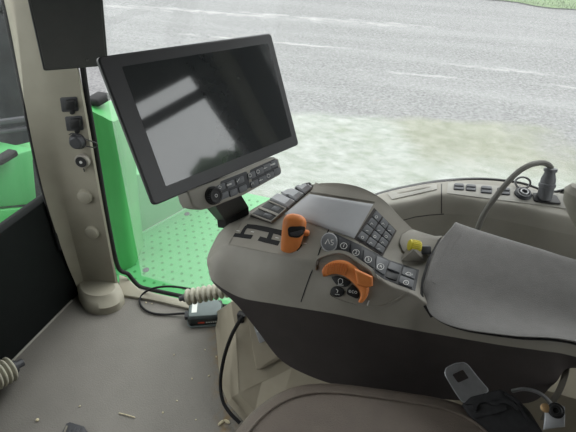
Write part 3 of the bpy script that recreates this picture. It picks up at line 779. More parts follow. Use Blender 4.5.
strip_button([(403, 267.3), (416.5, 271.3), (414.5, 280.5), (400.5, 275)], '~', M['key'])
strip_button([(386.2, 270.5), (399, 275.4), (396.8, 282), (384.8, 277.5)], None, M['black'], .0015)
strip_button([(400, 276), (414.2, 281.4), (412.3, 289), (397.8, 283.3)], 'O', M['key'])
# round automatic-shift button
b = MB(); plate(b, C, ell(329.3, 242.5, 8.6, 9.6, 28), .0022, M['silver'], .004, .0008); plate(b, C, ell(329.3, 242.5, 7.6, 8.6, 28), .0036, M['key'], .004, .0012); o = b.build('round_button', con)
SB = Surf([o]); b = MB(); stroke(b, SB, [(325, 244), (328, 239), (329.5, 244)], .0007, .0002, M['white']); stroke(b, SB, [(333.5, 240), (331, 240.2), (331.3, 242), (333.5, 243), (332.5, 245), (330.7, 244.8)], .0006, .0002, M['white']); b.build('button_symbol', o)
# throttle cluster
b = MB()
stroke(b, C, cr2 if False else [(p_.x, p_.y) for p_ in cr([(315, 270, 0), (316, 261, 0), (324, 256, 0), (336, 253, 0), (348, 255, 0), (360, 263, 0), (370, 271, 0), (378, 280, 0)], 5)], .0030, .0060, M['shell'])
stroke(b, C, [(p_.x, p_.y) for p_ in cr([(330, 291, 0), (331, 296, 0), (342, 301, 0), (356, 305, 0), (372, 307, 0), (388, 304, 0), (401, 297, 0), (408, 291, 0)], 5)], .0016, .0022, M['shell'])
th = b.build('throttle_surround', con)
outer = [(323, 270), (325, 265.5), (331, 262.5), (338, 261.5), (346, 262.5), (354, 266), (361, 271.5), (367, 279), (369, 288), (367, 296), (363, 301)]
inner = [(325, 276.5), (328, 275.5), (332, 274.3), (337, 274), (343, 275.6), (349, 279), (354, 283.5), (358.5, 288.5), (360.5, 293), (360, 297.5), (358.5, 300.5)]
b = MB(); rows_ = []
for hh, k in ((-.003, 0), (.006, 0), (.009, .16), (.010, .5), (.009, .84), (.006, 1), (-.003, 1)):
    r = []
    for a, c in zip(outer, inner):
        p, n = C(*lerp(a, c, k)); r.append(p + n * hh)
    rows_.append(cr(r, 5))
b.grid(rows_, M['orange'], cap=True); slider = b.build('throttle_slider', con, sharp=45)
S_s = Surf([slider]); b = MB()
for k in range(11):
    f = .6 + k * .36; i = int(f); t_ = f - i
    a, c = lerp(outer[i], outer[i + 1], t_), lerp(inner[i], inner[i + 1], t_)
    stroke(b, S_s, [lerp(a, c, .12), lerp(a, c, .5), lerp(a, c, .88)], .0013, .0026, M['orange'])
b.build('grip_ribs', slider)
b = MB(); pq = [C(u, v) for u, v in ((355, 268), (364, 272), (373, 276), (373, 285), (367, 287), (358, 284))]
nn = sum((q[1] for q in pq), Vector()).normalized(); b.prism([q[0] for q in pq], nn, 0, .016, M['orange'], .004, 4); b.build('thumb_tab', slider)
for nm, px_, in (('cluster_button', [(331, 277), (337, 275.6), (344, 277.5), (351.5, 282.5), (346, 287.5), (337, 285.5)]), ('cluster_button', ell(337.5, 291.5, 6.8, 5.4, 20, .2)), ('cluster_button', [(352.5, 284), (358, 289.5), (360, 295), (357.5, 299), (346.5, 294), (347, 289)])):
    b = MB(); plate(b, C, rounded(px_, .25, 2) if len(px_) < 10 else px_, .003, M['black'], .003, .001); o = b.build(nm, con); SB = Surf([o]); b = MB()
    c_ = (sum(q[0] for q in px_) / len(px_), sum(q[1] for q in px_) / len(px_))
    if px_[0] == (331, 277): stroke(b, SB, [(338.5, 284), (338.2, 280), (340, 278.2), (342.5, 279.5), (342.8, 282.5), (341, 284.2)], .0005, .0002, M['white'], closed=True); stroke(b, SB, [(337.5, 285), (343.5, 285.2)], .0005, .0002, M['white'])
    elif px_[0] == (352.5, 284): text_on(b, SB, 'eco', 353, 291.3, 4.6, M['white'], .0003, .18)
    else: stroke(b, SB, [(336, 289), (338, 290.5), (337, 293)], .0006, .0002, M['white']); stroke(b, SB, [(335, 294.3), (339.5, 294.6)], .0005, .0002, M['white'])
    b.build('button_symbol', o)
for px_ in ([(316.5, 260), (318, 262), (317, 264.5)], [(369, 300.5), (368, 303), (367.4, 305.5)]):
    b = MB(); stroke(b, C, px_, .0011, .0004, M['white']); b.build('speed_mark', th)
# yellow knob on its flap
b = MB(); plate(b, C, rounded([(398.5, 243), (401, 235.5), (409, 230), (440, 225.5), (443, 229), (435, 245), (428, 258), (412, 256), (402, 252)], .25, 3), .004, M['shell'], .004, .0015, 2); fp = b.build('knob_flap', con)
SF = Surf([shell, fp])
b = MB(); pa, na = SF(401, 261); pb_, _ = SF(426, 262); pk = P(413.5, 249.5, t=(pa - CAM).dot(FW) - .016); pc, _ = SF(430, 250); pd, _ = SF(407, 247)
b.add([pa, pb_, pk, pc, pd], [(0, 1, 2), (1, 3, 2), (3, 4, 2), (4, 0, 2), (0, 4, 3, 1)], M['shell']); 
b.box((.020, .016, .016), frame(P(425, 250, t=(pa - CAM).dot(FW) + .006), RT, FW.cross(RT), FW) , M['dark'], .003); b.build('knob_shroud', fp)
b = MB(); ck = P(414.5, 246, t=(pa - CAM).dot(FW) + .002); axk = (RT * .95 - UP * .2 + FW * .1).normalized()
b.lathe([(.006, -.0115), (.010, -.0105), (.011, -.008), (.011, .008), (.010, .0105), (.006, .0115)], ck, axk, M['yellow'], 24)
e = axk.orthogonal().normalized(); g_ = axk.cross(e)
for k in range(20):
    a = 2 * math.pi * k / 20; rd = e * math.cos(a) + g_ * math.sin(a); b.box((.0016, .0016, .016), frame(ck + rd * .0110, rd, axk.cross(rd), axk), M['yellow'], .0004, 1)
b.build('yellow_knob', fp)
# padded lid
M1 = [(455, 224, .712), (470, 229.5, .71), (500, 239, .70), (540, 251, .688), (576, 262, .675)]
M2 = [(438, 246, .655), (462, 255, .65), (500, 268, .64), (540, 281, .63), (576, 291, .62)]
M3 = [(427, 277, .585), (452, 289, .58), (492, 303, .575), (535, 315, .57), (576, 325, .565)]
M4 = [(424, 297, .556), (434, 314, .522), (462, 326, .508), (515, 334, .507), (576, 340, .505)]
pr = [[P(u, v, y=y) for u, v, y in r] for r in (M1, M2, M3, M4)]
for r in pr: r.append(r[-1] + Vector((.13, -.012, 0)))
dn = Vector((0, .006, -.018)); p_far = [q + Vector((.0, .010, -.012)) for q in pr[0]]; p_far2 = [q + Vector((.004, .006, -.06)) for q in pr[0]]; p_near = [q + Vector((.003, .004, -.008)) for q in pr[3]]; p_n2 = [q + Vector((.006, .030, -.03)) for q in pr[3]]
G = surf_grid([p_far2, p_far, pr[0], pr[1], pr[2], pr[3], p_near, p_n2], 8, 5)
b = MB(); b.grid(G, M['pad'], cap=False)
# rounded front edge running down into the gap
lipt = [r[0] for r in G]; e1_ = [q + Vector((-.002, 0, -.002)) for q in lipt]; e2_ = [q + Vector((-.003, 0, -.012)) for q in lipt]; e3_ = [q + Vector((-.003, 0, -.05)) for q in lipt]
b.grid([lipt, e1_, e2_, e3_], M['pad']); pad = b.build('armrest_pad', con, sharp=45)
SPd = Surf([pad])
b = MB(); stroke(b, SPd, [(459, 233), (452, 243), (447, 252), (440, 268), (434, 283)], .0035, .0007, M['pad']); b.build('pad_crease', pad)
b = MB(); b.tube([q + Vector((.002, 0, -.004)) for q in G[-6]], .0020, M['black'], 6); b.build('pad_seam', pad)
b = MB(); stroke(b, C, [(450, 222), (440, 238), (430, 257), (423, 279), (421.5, 294), (425, 306), (432, 317)], .0025, .0010, M['black']); b.build('pad_gap', con)

# ================================================================== DISPLAY
DO, DA, DB, DN = pose([(97, 57), (271, 33), (299, 144.5), (154, 206)], .33)
da, db = DA.normalized(), DB.normalized(); DW, DH = DA.length, DB.length
disp = thing('touchscreen_display', DO + DA * .5 + DB, 'large black touchscreen display on arm at front of armrest', 'display')
def dp(s, t, d=0): return DO + da * s + db * t + DN * d
def rrect(w0, h0, w1, h1, r, n=5):
    out = []
    for cx, cy, a0 in ((w1 - r, h0 + r, -90), (w1 - r, h1 - r, 0), (w0 + r, h1 - r, 90), (w0 + r, h0 + r, 180)):
        for k in range(n + 1):
            a = math.radians(a0 + 90 * k / n); out.append((cx + r * math.cos(a), cy + r * math.sin(a)))
    return out
b = MB(); dro = rrect(0, 0, DW, DH, .006)
def drow(k, d): return [dp(DW / 2 + (x - DW / 2) * (1 - k / DW), DH / 2 + (y - DH / 2) * (1 - k / DH), d) for x, y in dro]
dr = [drow(.003, 0), drow(0, -.001), drow(0, -.006), drow(.02, -.010), drow(.10, -.030), drow(.11, -.032)]
b.grid([q + q[:1] for q in dr], M['bezel']); b.add(dr[0], [tuple(range(len(dro)))], M['bezel']); b.add(dr[-1], [tuple(range(len(dro)))], M['bezel']); b.build('housing', disp)
b = MB(); b.prism([dp(*q) for q in rrect(.002, .002, DW - .002, DH - .002, .005)], DN, -.001, .0006, M['bezel'], .0003, 1)
b.build('bezel', disp)
b = MB(); b.prism([dp(*q) for q in rrect(.028, .016, DW - .015, DH - .020, .002)], DN, 0, .0009, M['screen'], .0001, 1); b.build('screen', disp)
# arm
ba, bna = C(224, 225); bb, bnb = C(249, 214)
t1 = plane_hit(211, 201, DO - DN * .012, DN); t2 = plane_hit(238, 190, DO - DN * .012, DN)
th_ = -DN * .030
b = MB(); w_ = [[t1 - db * .03, t2 - db * .03, t2 - db * .03 + th_, t1 - db * .03 + th_], [t1, t2, t2 + th_, t1 + th_], [ba + Vector((0, 0, .02)), bb + Vector((0, 0, .02)), bb + th_ + Vector((0, 0, .02)), ba + th_ + Vector((0, 0, .02))], [ba - Vector((0, 0, .002)), bb - Vector((0, 0, .002)), bb + th_ - Vector((0, 0, .002)), ba + th_ - Vector((0, 0, .002))]]
b.grid([r + r[:1] for r in w_], M['black']); b.add(w_[0], [(0, 1, 2, 3)], M['black']); b.add(w_[-1], [(0, 1, 2, 3)], M['black'])
b.build('mount_arm', disp, sharp=20)
# button bar under the screen
bar = thing('button_bar', plane_hit(235, 190, DO, DN), 'grey button bar with round dial hanging under touchscreen edge', 'control panel')
hit = lambda u, v, d=0: plane_hit(u, v, DO + DN * d, DN)
out_ = [(187, 191), (230, 175), (273, 157), (277.5, 159), (281, 171), (279, 175), (243, 195), (210, 208), (201, 210), (193, 208), (190, 203)]
b = MB(); b.prism([hit(*q) for q in out_], DN, -.028, .003, M['side'], .003, 3); b.build('bar_body', bar)
b = MB()
for q in ([(219, 181.5), (245.5, 171), (249.5, 187.5), (222, 199)], [(248.5, 170.2), (274, 158.5), (279, 172), (252, 186.5)]):
    b.prism([hit(*p_) for p_ in rounded(q, .08, 2)], DN, 0, .0034, M['dark'], .0004, 1)
b.build('button_tray', bar)
R1_ = [(219.6, 187.3), (229, 184.2), (238.3, 180.4), (250, 175.4), (258, 171.6), (265.5, 167.6), (272.7, 164)]
R2_ = [(223, 195.4), (232, 192.6), (241.3, 188.9), (253, 183.8), (261, 179.8), (268.5, 175.8), (275.5, 171.8)]
syms = [0, 1, 2, 3, 4, 5, 6, 9, 9, 9, 7, 5, 3, 9]
for k, (u, v) in enumerate(R1_ + R2_):
    dx, dy = (3.9, 3.1) if (k % 7) < 6 else (3.3, 3.2); sl = -.42
    q = [(u - dx - .6, v - dy - dx * sl), (u + dx - .6, v - dy + dx * sl), (u + dx + .6, v + dy + dx * sl), (u - dx + .6, v + dy - dx * sl)]
    b = MB(); b.prism([hit(*p_) for p_ in rounded(q, .15, 2)], DN, .001, .0052, M['key'], .0010, 2); o = b.build('bar_button', bar)
    s_ = syms[k]
    if s_ == 9: continue
    b = MB(); H2 = lambda a, c: hit(a, c, .0054)
    def line(pts, closed=False):
        ps = [H2(*p_) for p_ in pts]
        b.tube(ps, .00045, M['white'], 5, closed)
    if s_ == 0: line([(u - 1.8, v + .8), (u, v - 1.6), (u + 1.8, v - .4), (u + 1.2, v + 1.2)], True)
    elif s_ in (1, 6): line([(u - 2.3, v + .9), (u + 2.3, v - .9)]); line([(u - 2.1, v + 1.7), (u + 2.5, v - .1)])
    elif s_ == 2: line([(u - 1.4, v + 1.8), (u + 1.2, v - 1.8)]); line([(u - 1.8, v + .8), (u - .6, v + 1.9)])
    elif s_ in (3, 4): line(ell(u, v, 1.6, 1.7, 10), True)
    elif s_ == 5: line([(u - 1.8, v + 1.2), (u + 1.6, v - .4)]); line([(u - .8, v - .8), (u - .2, v + 1)])
    else: line([(u - 1.8, v + 1.4), (u - .8, v - .8), (u + .6, v - 1), (u + 1, v + .8)])
    b.build('button_symbol', o)
cd = hit(211.5, 195.5); kd = (cd - CAM).dot(FW) / FPX
b = MB(); b.lathe([(9.4 * kd, .001), (9.4 * kd, .006), (8.4 * kd, .007), (8.0 * kd, .011), (7.2 * kd, .0128), (5.6 * kd, .0125), (5.2 * kd, .0118), (1 * kd, .0118)], cd, DN, M['black'], 36); dial = b.build('dial', bar)
b = MB(); 
for k in range(24):
    a = 2 * math.pi * k / 24; rd = da * math.cos(a) + db * math.sin(a); b.box((.0016, .0014, .006), frame(cd + rd * 8.0 * kd + DN * .009, rd, DN.cross(rd), DN), M['dark'], .0003, 1)
b.tube([cd + DN * .0121 + (da * math.cos(a) + db * math.sin(a)) * 1.5 * kd for a in [k * math.pi / 6 for k in range(12)]], .0005, M['white'], 5, True)
b.build('dial_grip', dial)

# ================================================================== SMALL SCREEN ON THE PILLAR
TO, TA, TB, TN = pose([(14, -60), (98, -60), (108.5, 66), (43.5, 71.5)], .155)
ta, tb = TA.normalized(), TB.normalized()
tab = thing('tablet', TO + TA * .5 + TB, 'black flat monitor hung in front of the cab pillar', 'monitor')
b = MB(); b.prism([TO + ta * x + tb * y for x, y in rrect(0, 0, TA.length, TB.length, .007)], TN, -.022, 0, M['bezel'], .003, 3); b.build('housing', tab)
b = MB(); b.prism([TO + ta * x + tb * y for x, y in rrect(.006, .006, TA.length - .006, TB.length - .006, .003)], TN, 0, .0006, M['screen'], .0002, 1); b.build('screen', tab)
mid_ = TO + TA * .45 + TB * .55
b = MB(); tgt, _ = SP(58, 30); b.tube([mid_ - TN * .02, mid_ - TN * .05, tgt], .012, M['black'], 12); b.build('bracket', tab)

# sockets on the pillar
def square_socket(u, v, label):
    p, n = SP(u, v); c_ = thing('data_socket', p, label, 'socket', 'sockets on the cab pillar')
    q = [(u - 9, v - 7.5), (u + 8, v - 8.5), (u + 10, v + 6), (u - 7, v + 7)]
    b = MB(); plate(b, SP, rounded(q, .1, 2), .002, M['dark'], .004, .0006); b.build('socket_plate', c_)
    b = MB(); plate(b, SP, rounded([(u - 3, v - 5.5), (u + 7, v - 6), (u + 8, v + 3.5), (u - 2, v + 4)], .2, 2), .014, M['black'], .002, .002); b.build('cover', c_)
    b = MB(); plate(b, SP, rounded([(u + 1, v + 2), (u + 6, v + 2), (u + 6, v + 9), (u + 1.5, v + 9)], .3, 2), .007, M['black'], .002, .001); b.build('cover_tab', c_)
square_socket(69, 105, 'black square capped socket, topmost on the pillar')
square_socket(74, 124, 'black square capped socket just above the looped cap')
p, n = SP(78, 141); c_ = thing('capped_socket', p, 'round black socket cap with dangling wire loop on pillar', 'socket', 'sockets on the cab pillar')
b = MB(); b.lathe([(.027, -.003), (.027, .003), (.024, .004), (.020, .012), (.020, .02), (.015, .024), (.004, .024)], p, n, M['dark']); b.build('cap', c_)
b = MB(); b.tube(cr([SP(70, 134)[0] + n * .006, SP(76, 132)[0] + n * .015, P(88, 140, y=.93), P(96, 143, y=.93), P(97.5, 146, y=.93), P(94, 147.5, y=.93), P(84, 145.5, y=.925)], 6), .0018, M['black'], 8); b.build('loop', c_)
p, n = SP(83.5, 160); c_ = thing('round_socket', p, 'round grey socket with dark centre and hanging tab on pillar', 'socket', 'sockets on the cab pillar')
b = MB(); b.lathe([(.024, -.003), (.024, .014), (.022, .017), (.0175, .0175)], p, n, M['shell']); b.build('collar', c_)
b = MB(); b.lathe([(.0178, .014), (.0178, .0195), (.009, .0195), (.004, .019)], p, n, M['black']); b.build('core', c_)
b = MB(); b.lathe([(.0048, .019), (.0048, .021), (.002, .0213)], p, n, M['white'], 12); b.build('pin', c_)
b = MB(); b.tube([SP(84, 165)[0] + n * .008, SP(85, 171)[0] + n * .004], .002, M['black'], 8); b.build('tab', c_)

# ================================================================== PEDESTAL
ped = thing('seat_pedestal', (-.1, .7, 0), 'beige moulded pedestal cover below the armrest console', 'pedestal')
FP0 = [P(214, 316, z=0), P(217, 345, z=0), P(220, 380, z=0), P(228, 403, z=0), P(244, 422, z=0), P(262, 445, z=0)]
FP1 = [P(216, 312, z=.025), P(220, 342, z=.025), P(223, 376, z=.025), P(231, 398, z=.025), P(247, 415, z=.025), P(266, 440, z=.025)]
RG = [P(231, 302, z=.32), P(235, 325, z=.26), P(237, 355, z=.18), P(238.5, 393, z=.095), P(255, 410, z=.06), P(272, 432, z=.05)]
b = MB()
for r0_, r1_ in ((FP0, FP1), (FP1, RG)): b.grid([cr(r0_[:4], 5) + r0_[4:], cr(r1_[:4], 5) + r1_[4:]], M['pedestal'])
CRs = [P(238.5, 393, z=.095), P(262, 381, z=.135), P(292, 368, z=.185), P(345, 360, z=.21)]      # crease above the plinth
TOPR = [P(231, 302, z=.32), P(262, 298, z=.36), P(300, 310, z=.36), P(345, 330, z=.36)]
b.grid([RG[:4], [q.lerp(w, .33) for q, w in zip(RG[:4], [TOPR[1], TOPR[2].lerp(CRs[2], .3), CRs[2].lerp(TOPR[2], .3), CRs[2]])], [q.lerp(w, .7) for q, w in zip(RG[:4], [TOPR[1], TOPR[2].lerp(CRs[2], .3), CRs[2].lerp(TOPR[2], .3), CRs[2]])], [TOPR[1], TOPR[2].lerp(CRs[2], .3), CRs[2].lerp(TOPR[2], .3), CRs[2]]], M['pedestal'])
b.add([TOPR[1], TOPR[2], TOPR[3], CRs[3], CRs[2]], [(0, 1, 2, 3, 4)], M['pedestal'])
PB = [RG[3], RG[4], RG[5], P(345, 445, z=.05)]
b.grid([CRs, PB], M['pedestal'])
k0 = [P(345, 470, z=0), PB[3], CRs[3], TOPR[3]]; k1 = [Vector((.60, .52, 0)), Vector((.60, .56, .2)), Vector((.60, .60, .34)), Vector((.60, .66, .43))]
b.grid([[q, q.lerp(w, .5), w] for q, w in zip(k0, k1)], M['pedestal'])
b.add([FP0[-1], FP1[-1], RG[-1], PB[3], k0[0]], [(0, 1, 2, 3, 4)], M['pedestal'])
bk0, bk1 = Vector((TOPR[0].x + .02, .88, .40)), Vector((.60, .88, .43))
b.add(TOPR + [k1[3], bk1, bk0], [(0, 1, 2, 3, 4, 5, 6)], M['pedestal'])
ped_o = b.build('cover', ped, sharp=14)
SPE = Surf([ped_o])
b = MB(); plate(b, SPE, rounded([(248, 312), (257, 368), (263, 368), (284, 357), (306, 340), (272, 306)], .12, 3), .014, M['pocket'], .02, .008, 3); pk_ = b.build('pocket_cover', ped)
SPK = Surf([ped_o, pk_])
b = MB(); plate(b, SPK, rounded([(254, 325), (260, 323), (270, 338), (260, 343)], .15, 2), .006, M['zinc'], .002, .002, 2); plate(b, SPK, [(257, 327), (262, 326), (263, 329), (258, 331)], .009, M['label'], .001, .0008); b.build('connector', pk_)
b = MB(); stroke(b, SPE, [(232, 310), (235.5, 325), (237.5, 355), (239, 390)], .0014, .0008, M['pedestal']); b.build('mould_line', ped)
cab = [(244, 315, .36), (239, 322, .33), (231, 337, .26), (224, 358, .17), (220.5, 381, .095), (222.5, 400, .06), (230, 413, .045), (240, 423, .03)]
b = MB(); b.tube(cr([P(u, v, z=z) for u, v, z in cab], 8), .0055, M['rubber'], 10)
ob_ = thing('cable', P(230, 414, z=0), 'black cable curving down the front edge of pedestal', 'cable'); b.build('cable_run', ob_)
b = MB(); b.box((.02, .02, .04), Matrix.Translation(P(241, 317, z=.29)), M['black'], .006); b.build('cable_clip', ob_)

# ================================================================== SEAT
seat = thing('operator_seat', (0, .15, .0), 'brown grey leather seat cushion in the foreground', 'seat')
def cushion(cx, cy, a, c, z0, z1, e, crown):
    rows_, n = [], 72
    for k, hh in ((0, 0), (1, 1)): pass
    prof = [(.90, z0), (.97, z0 + .01), (1.0, z0 + .03), (1.0, z1 - .045), (.99, z1 - .028), (.965, z1 - .014), (.93, z1 - .005), (.88, z1), (.7, z1 + crown * .5), (.45, z1 + crown * .8), (.2, z1 + crown), (.02, z1 + crown)]
    for s, z in prof:
        r = []
        for j in range(n):
            th = 2 * math.pi * j / n; cc, ss = math.cos(th), math.sin(th)
            r.append(Vector((cx + a * s * math.copysign(abs(cc) ** (2 / e), cc), cy + c * s * math.copysign(abs(ss) ** (2 / e), ss), z)))
        rows_.append(r + r[:1])
    return rows_
cu = cushion(.022, .14, .234, .310, .46, .608, 3.8, .010)
for r_ in cu:
    for q_ in r_[:-1]: q_.y += .2 * q_.x * max(0, min(1, (q_.y + .1) / .3))
    r_[-1] = r_[0]
b = MB(); b.grid(cu, M['seat']); b.add(cu[0][:-1], [tuple(range(72))], M['seat']); b.add(cu[-1][:-1], [tuple(range(72))], M['seat']); cus = b.build('cushion', seat, sharp=60)
b = MB(); b.tube([q + Vector((0, 0, .001)) for q in cu[7][:-1]], .0022, M['seat'], 8, True); b.build('piping', seat)
b = MB(); b.box((.34, .46, .16), Matrix.Translation((.02, .12, .38)), M['rubber'], .02, 2); b.box((.24, .3, .3), Matrix.Translation((.02, .12, .15)), M['rubber'], .02, 2); b.build('base', seat)
b = MB(); rowsS = []
for (z, dx, w) in ((.45, 0, .05), (.50, .005, .055), (.60, .01, .06), (.66, .02, .058), (.72, .035, .055), (.80, .06, .05)):
    c0 = Vector((.335 + dx, .30, z)); rowsS.append([c0 + Vector((math.cos(a) * w, math.sin(a) * .13, 0)) for a in [k * math.pi / 14 for k in range(28)]])
b.grid([r + r[:1] for r in rowsS], M['seat']); b.add(rowsS[-1], [tuple(range(28))], M['seat']); b.add(rowsS[0], [tuple(range(28))], M['seat']); b.build('backrest_bolster', seat)
b = MB(); b.box((.12, .44, .62), Matrix.Translation((.50, .10, .90)) @ Matrix.Rotation(.16, 4, 'Y'), M['seat'], .05, 4); b.build('backrest', seat)  # out-of-view backrest, added to block light from the rear left

# ================================================================== BELT
belt = thing('seat_belt_buckle', P(480, 405, z=.56), 'seat belt latch plate and black sleeve tucked between cushion and armrest', 'seat belt')
BY = .478
tpx = [(444.5, 374), (446, 368), (455, 363.5), (464, 362.5), (468, 365), (479, 379), (490, 391.5), (463, 403.5), (455, 392)]
hole = [(452, 374.5), (463, 369.5), (469, 378), (458, 383)]
o_ = P(466, 384, y=BY); nb = (CAM - o_).normalized(); nb = (nb + Vector((0, 0, .3))).normalized()
HP = lambda u, v: plane_hit(u, v, o_, nb)
b = MB(); bmh = bmesh.new()
outv = [HP(*q) for q in rounded(tpx, .2, 2)]
inv = [HP(*q) for q in rounded(hole, .12, 2)]
# ring face between outline and hole, given thickness
K = 60
def resample(pts, K, start):
    pts = pts + pts[:1]; d = [0]
    for i in range(len(pts) - 1): d.append(d[-1] + (pts[i + 1] - pts[i]).length)
    out = []
    for k in range(K):
        s = d[-1] * k / K; i = max(j for j in range(len(d)) if d[j] <= s + 1e-12); i = min(i, len(pts) - 2)
        out.append(pts[i].lerp(pts[i + 1], (s - d[i]) / max(1e-9, d[i + 1] - d[i])))
    c = sum(inv, Vector()) / len(inv); best = min(range(K), key=lambda k: (out[k] - start).length); return out[best:] + out[:best]
ov = resample(outv, K, HP(444, 376)); iv = resample(inv, K, HP(452, 374.5))
tk = nb * .0016
ov_in = [q.lerp(HP(463, 382), .03) for q in ov]
b.grid([r + r[:1] for r in ([q + tk * 1.15 for q in iv], [q + tk * 1.0 for q in ov_in], [q + tk * .5 for q in ov], [q - tk for q in ov], [q - tk for q in iv], [q + tk * 1.15 for q in iv])], M['steel'])
b.build('latch_plate', belt)
b = MB(); b.tube([q + tk * .5 for q in ov[:-1]], .0009, M['zinc'], 6, True); b.build('plate_edge', belt)
sl = [(462, 404), (470, 396), (491, 391), (501, 389), (517, 398), (530, 411), (548, 440), (500, 450), (480, 428), (468, 415)]
b = MB(); b.prism([HP(*q) for q in rounded(sl, .15, 2)], nb, -.020, .004, M['webbing'], .006, 3); sleeve = b.build('sleeve', belt)
S_v = Surf([sleeve]); b = MB()
stroke(b, S_v, [(p_.x, p_.y) for p_ in cr([(474, 411, 0), (476, 404, 0), (484, 400, 0), (494, 404, 0), (502, 401, 0), (512, 404, 0), (519, 410, 0)], 5)], .003, .004, M['webbing'])
stroke(b, S_v, [(474, 416), (490, 413), (506, 408)], .003, .003, M['webbing']); stroke(b, S_v, [(505, 393), (518, 404), (528, 420)], .002, .003, M['webbing']); b.build('sleeve_folds', sleeve)
wire = thing('steel_cable', P(530, 392, y=.52), 'short steel cable arching behind the black belt sleeve', 'cable')
b = MB(); b.tube(cr([P(512, 391, y=.505), P(524, 389, y=.505), P(537, 392, y=.505), P(547, 399, y=.50), P(554, 408, y=.49)], 6), .0032, M['steel'], 8); b.build('cable_run', wire)
anch = thing('belt_anchor', P(552, 420, y=.47), 'zinc bracket with black hex bolt beside the belt sleeve', 'bracket')
o2 = P(552, 415, y=.455); n2 = (CAM - o2).normalized(); AH = lambda u, v: plane_hit(u, v, o2, n2)
b = MB(); b.prism([AH(*q) for q in [(545, 405), (556, 402), (565, 407), (565, 427), (543, 430), (544, 420)]], n2, -.006, 0, M['zinc'], .002, 2); b.build('plate', anch)
b = MB(); c0 = AH(556, 410.5); b.lathe([(.0115, 0), (.0115, .003), (.0085, .004), (.0085, .012), (.0075, .0135), (.0045, .0135), (.0042, .009), (.001, .009)], c0, n2, M['black'], 20); b.build('bolt', anch)
b = MB(); c1 = AH(545.5, 408); b.lathe([(.007, -.008), (.007, .003), (.005, .004), (.001, .004)], c1, n2, mat('brass', (170, 140, 100), .45, .1, 60, 0, metal=.5), 14); b.build('bushing', anch)
b = MB(); r1 = [P(u, v, y=y) for u, v, y in ((563, 352, .60), (562, 372, .58), (556, 390, .56), (549, 402, .54), (540, 420, .52))]; r2 = [P(u + 7, v + 1, y=y - .005) for u, v, y in ((563, 352, .60), (562, 372, .58), (556, 390, .56), (549, 402, .54), (540, 420, .52))]
bkk = Vector((.002, .006, 0)); b.grid([cr(q, 6) for q in (r1, r2, [q + bkk for q in r2], [q + bkk for q in r1], r1)], M['strap'])
tag(b.build('belt_strap'), 'grey belt strap running down behind the zinc bracket', 'strap')

# ================================================================== THINGS ON THE FLOOR
def bellows(name, a, c, r0, r1, n, label, tip=True):
    a, c = Vector(a), Vector(c); o = thing(name, a, label, 'rubber boot', 'ribbed rubber boots')
    ax_ = (c - a); Ln = ax_.length; ax_.normalize(); prof = [(r0 * .55, 0)]
    for k in range(n):
        r = r0 + (r1 - r0) * k / n
        for s, q in ((0, .66), (.15, .72), (.25, .95), (.38, 1.0), (.6, 1.0), (.72, .95), (.85, .72)): prof.append((r * q, Ln * (k + s) / n))
    prof.append((r1 * .5, Ln))
    b = MB(); b.lathe(prof, a, ax_, M['boot'], 28); b.build('ribbed_boot', o, sharp=50)
    if tip:
        b = MB(); b.lathe([(r0 * .2, -r0 * .85), (r0 * .32, -r0 * .8), (r0 * .32, -r0 * .3), (r0 * .5, -r0 * .28), (r0 * .5, .004)], a, ax_, M['dark'], 16); b.build('end_bolt', o)
    return o
bellows('rubber_boot', P(186, 297.5, z=.16), P(240, 287, z=.20), .029, .027, 10, 'pale ribbed rubber boot above the battery pack on floor')
bellows('rubber_boot', P(12, 368, z=.062), P(-28, 390, t=1.29), .042, .042, 8, 'pale ribbed rubber boot at the black front panel, leftmost')
# battery pack
bat = thing('battery_pack', P(207, 326, z=0), 'dark battery pack with grey top lying beside the pedestal', 'battery')
fl_, fr_ = P(189.5, 327.5, z=0), P(222, 325, z=0); bx = (fr_ - fl_); bw = bx.length; bx.normalize(); byv = Vector((-bx.y, bx.x, 0)); bh = .045; bd = .088
bc = (fl_ + fr_) / 2 + byv * (bd / 2)
bmx = frame(bc + Vector((0, 0, bh / 2)), bx, byv, Vector((0, 0, 1)))
b = MB(); b.box((bw * 1.05, bd, bh), bmx, M['battery'], .010, 4); b.build('casing', bat)
b = MB(); pts = [(-.46, -.40), (.40, -.42), (.5, -.25), (.5, .2), (.36, .44), (-.42, .44), (-.5, .3), (-.5, -.3)]
b.prism([bc + bx * (x * bw) + byv * (y * bd) for x, y in pts], (0, 0, 1), bh - .004, bh + .005, M['battery_top'], .004, 3); b.build('top_panel', bat)
b = MB(); b.prism([bc + bx * (x * bw) + byv * (y * bd) for x, y in ((-.40, -.20), (-.24, -.20), (-.24, .34), (-.40, .34))], (0, 0, 1), bh, bh + .0056, M['label'], .0003, 1); tag(b.build('sticker', bat), 'small white sticker')
b = MB(); fy = bc - byv * (bd / 2 + .0004)
b.box((bw * .2, .0012, .007), frame(fy + bx * (-.12 * bw) + Vector((0, 0, .022)), bx, byv, Vector((0, 0, 1))), M['red'], 0)
for k in range(5): b.box((bw * .045, .0012, .005), frame(fy + bx * ((.05 + k * .07) * bw) + Vector((0, 0, .022)), bx, byv, Vector((0, 0, 1))), M['label'], 0)
tag(b.build('front_logo', bat), 'red and white marking')
b = MB(); b.tube([bc + bx * (x * bw) + byv * (y * bd) + Vector((0, 0, .006)) for x, y in ((-.56, -.1), (-.53, -.42), (-.45, -.53), (.45, -.53), (.53, -.42), (.54, .1))], .004, M['battery_top'], 8); b.build('skid_rim', bat)
b = MB(); b.box((.02, .03, .018), frame(bc - bx * (bw * .56) + byv * -.005 + Vector((0, 0, .022)), bx, byv, Vector((0, 0, 1))), M['dark'], .003); b.build('plug_end', bat)
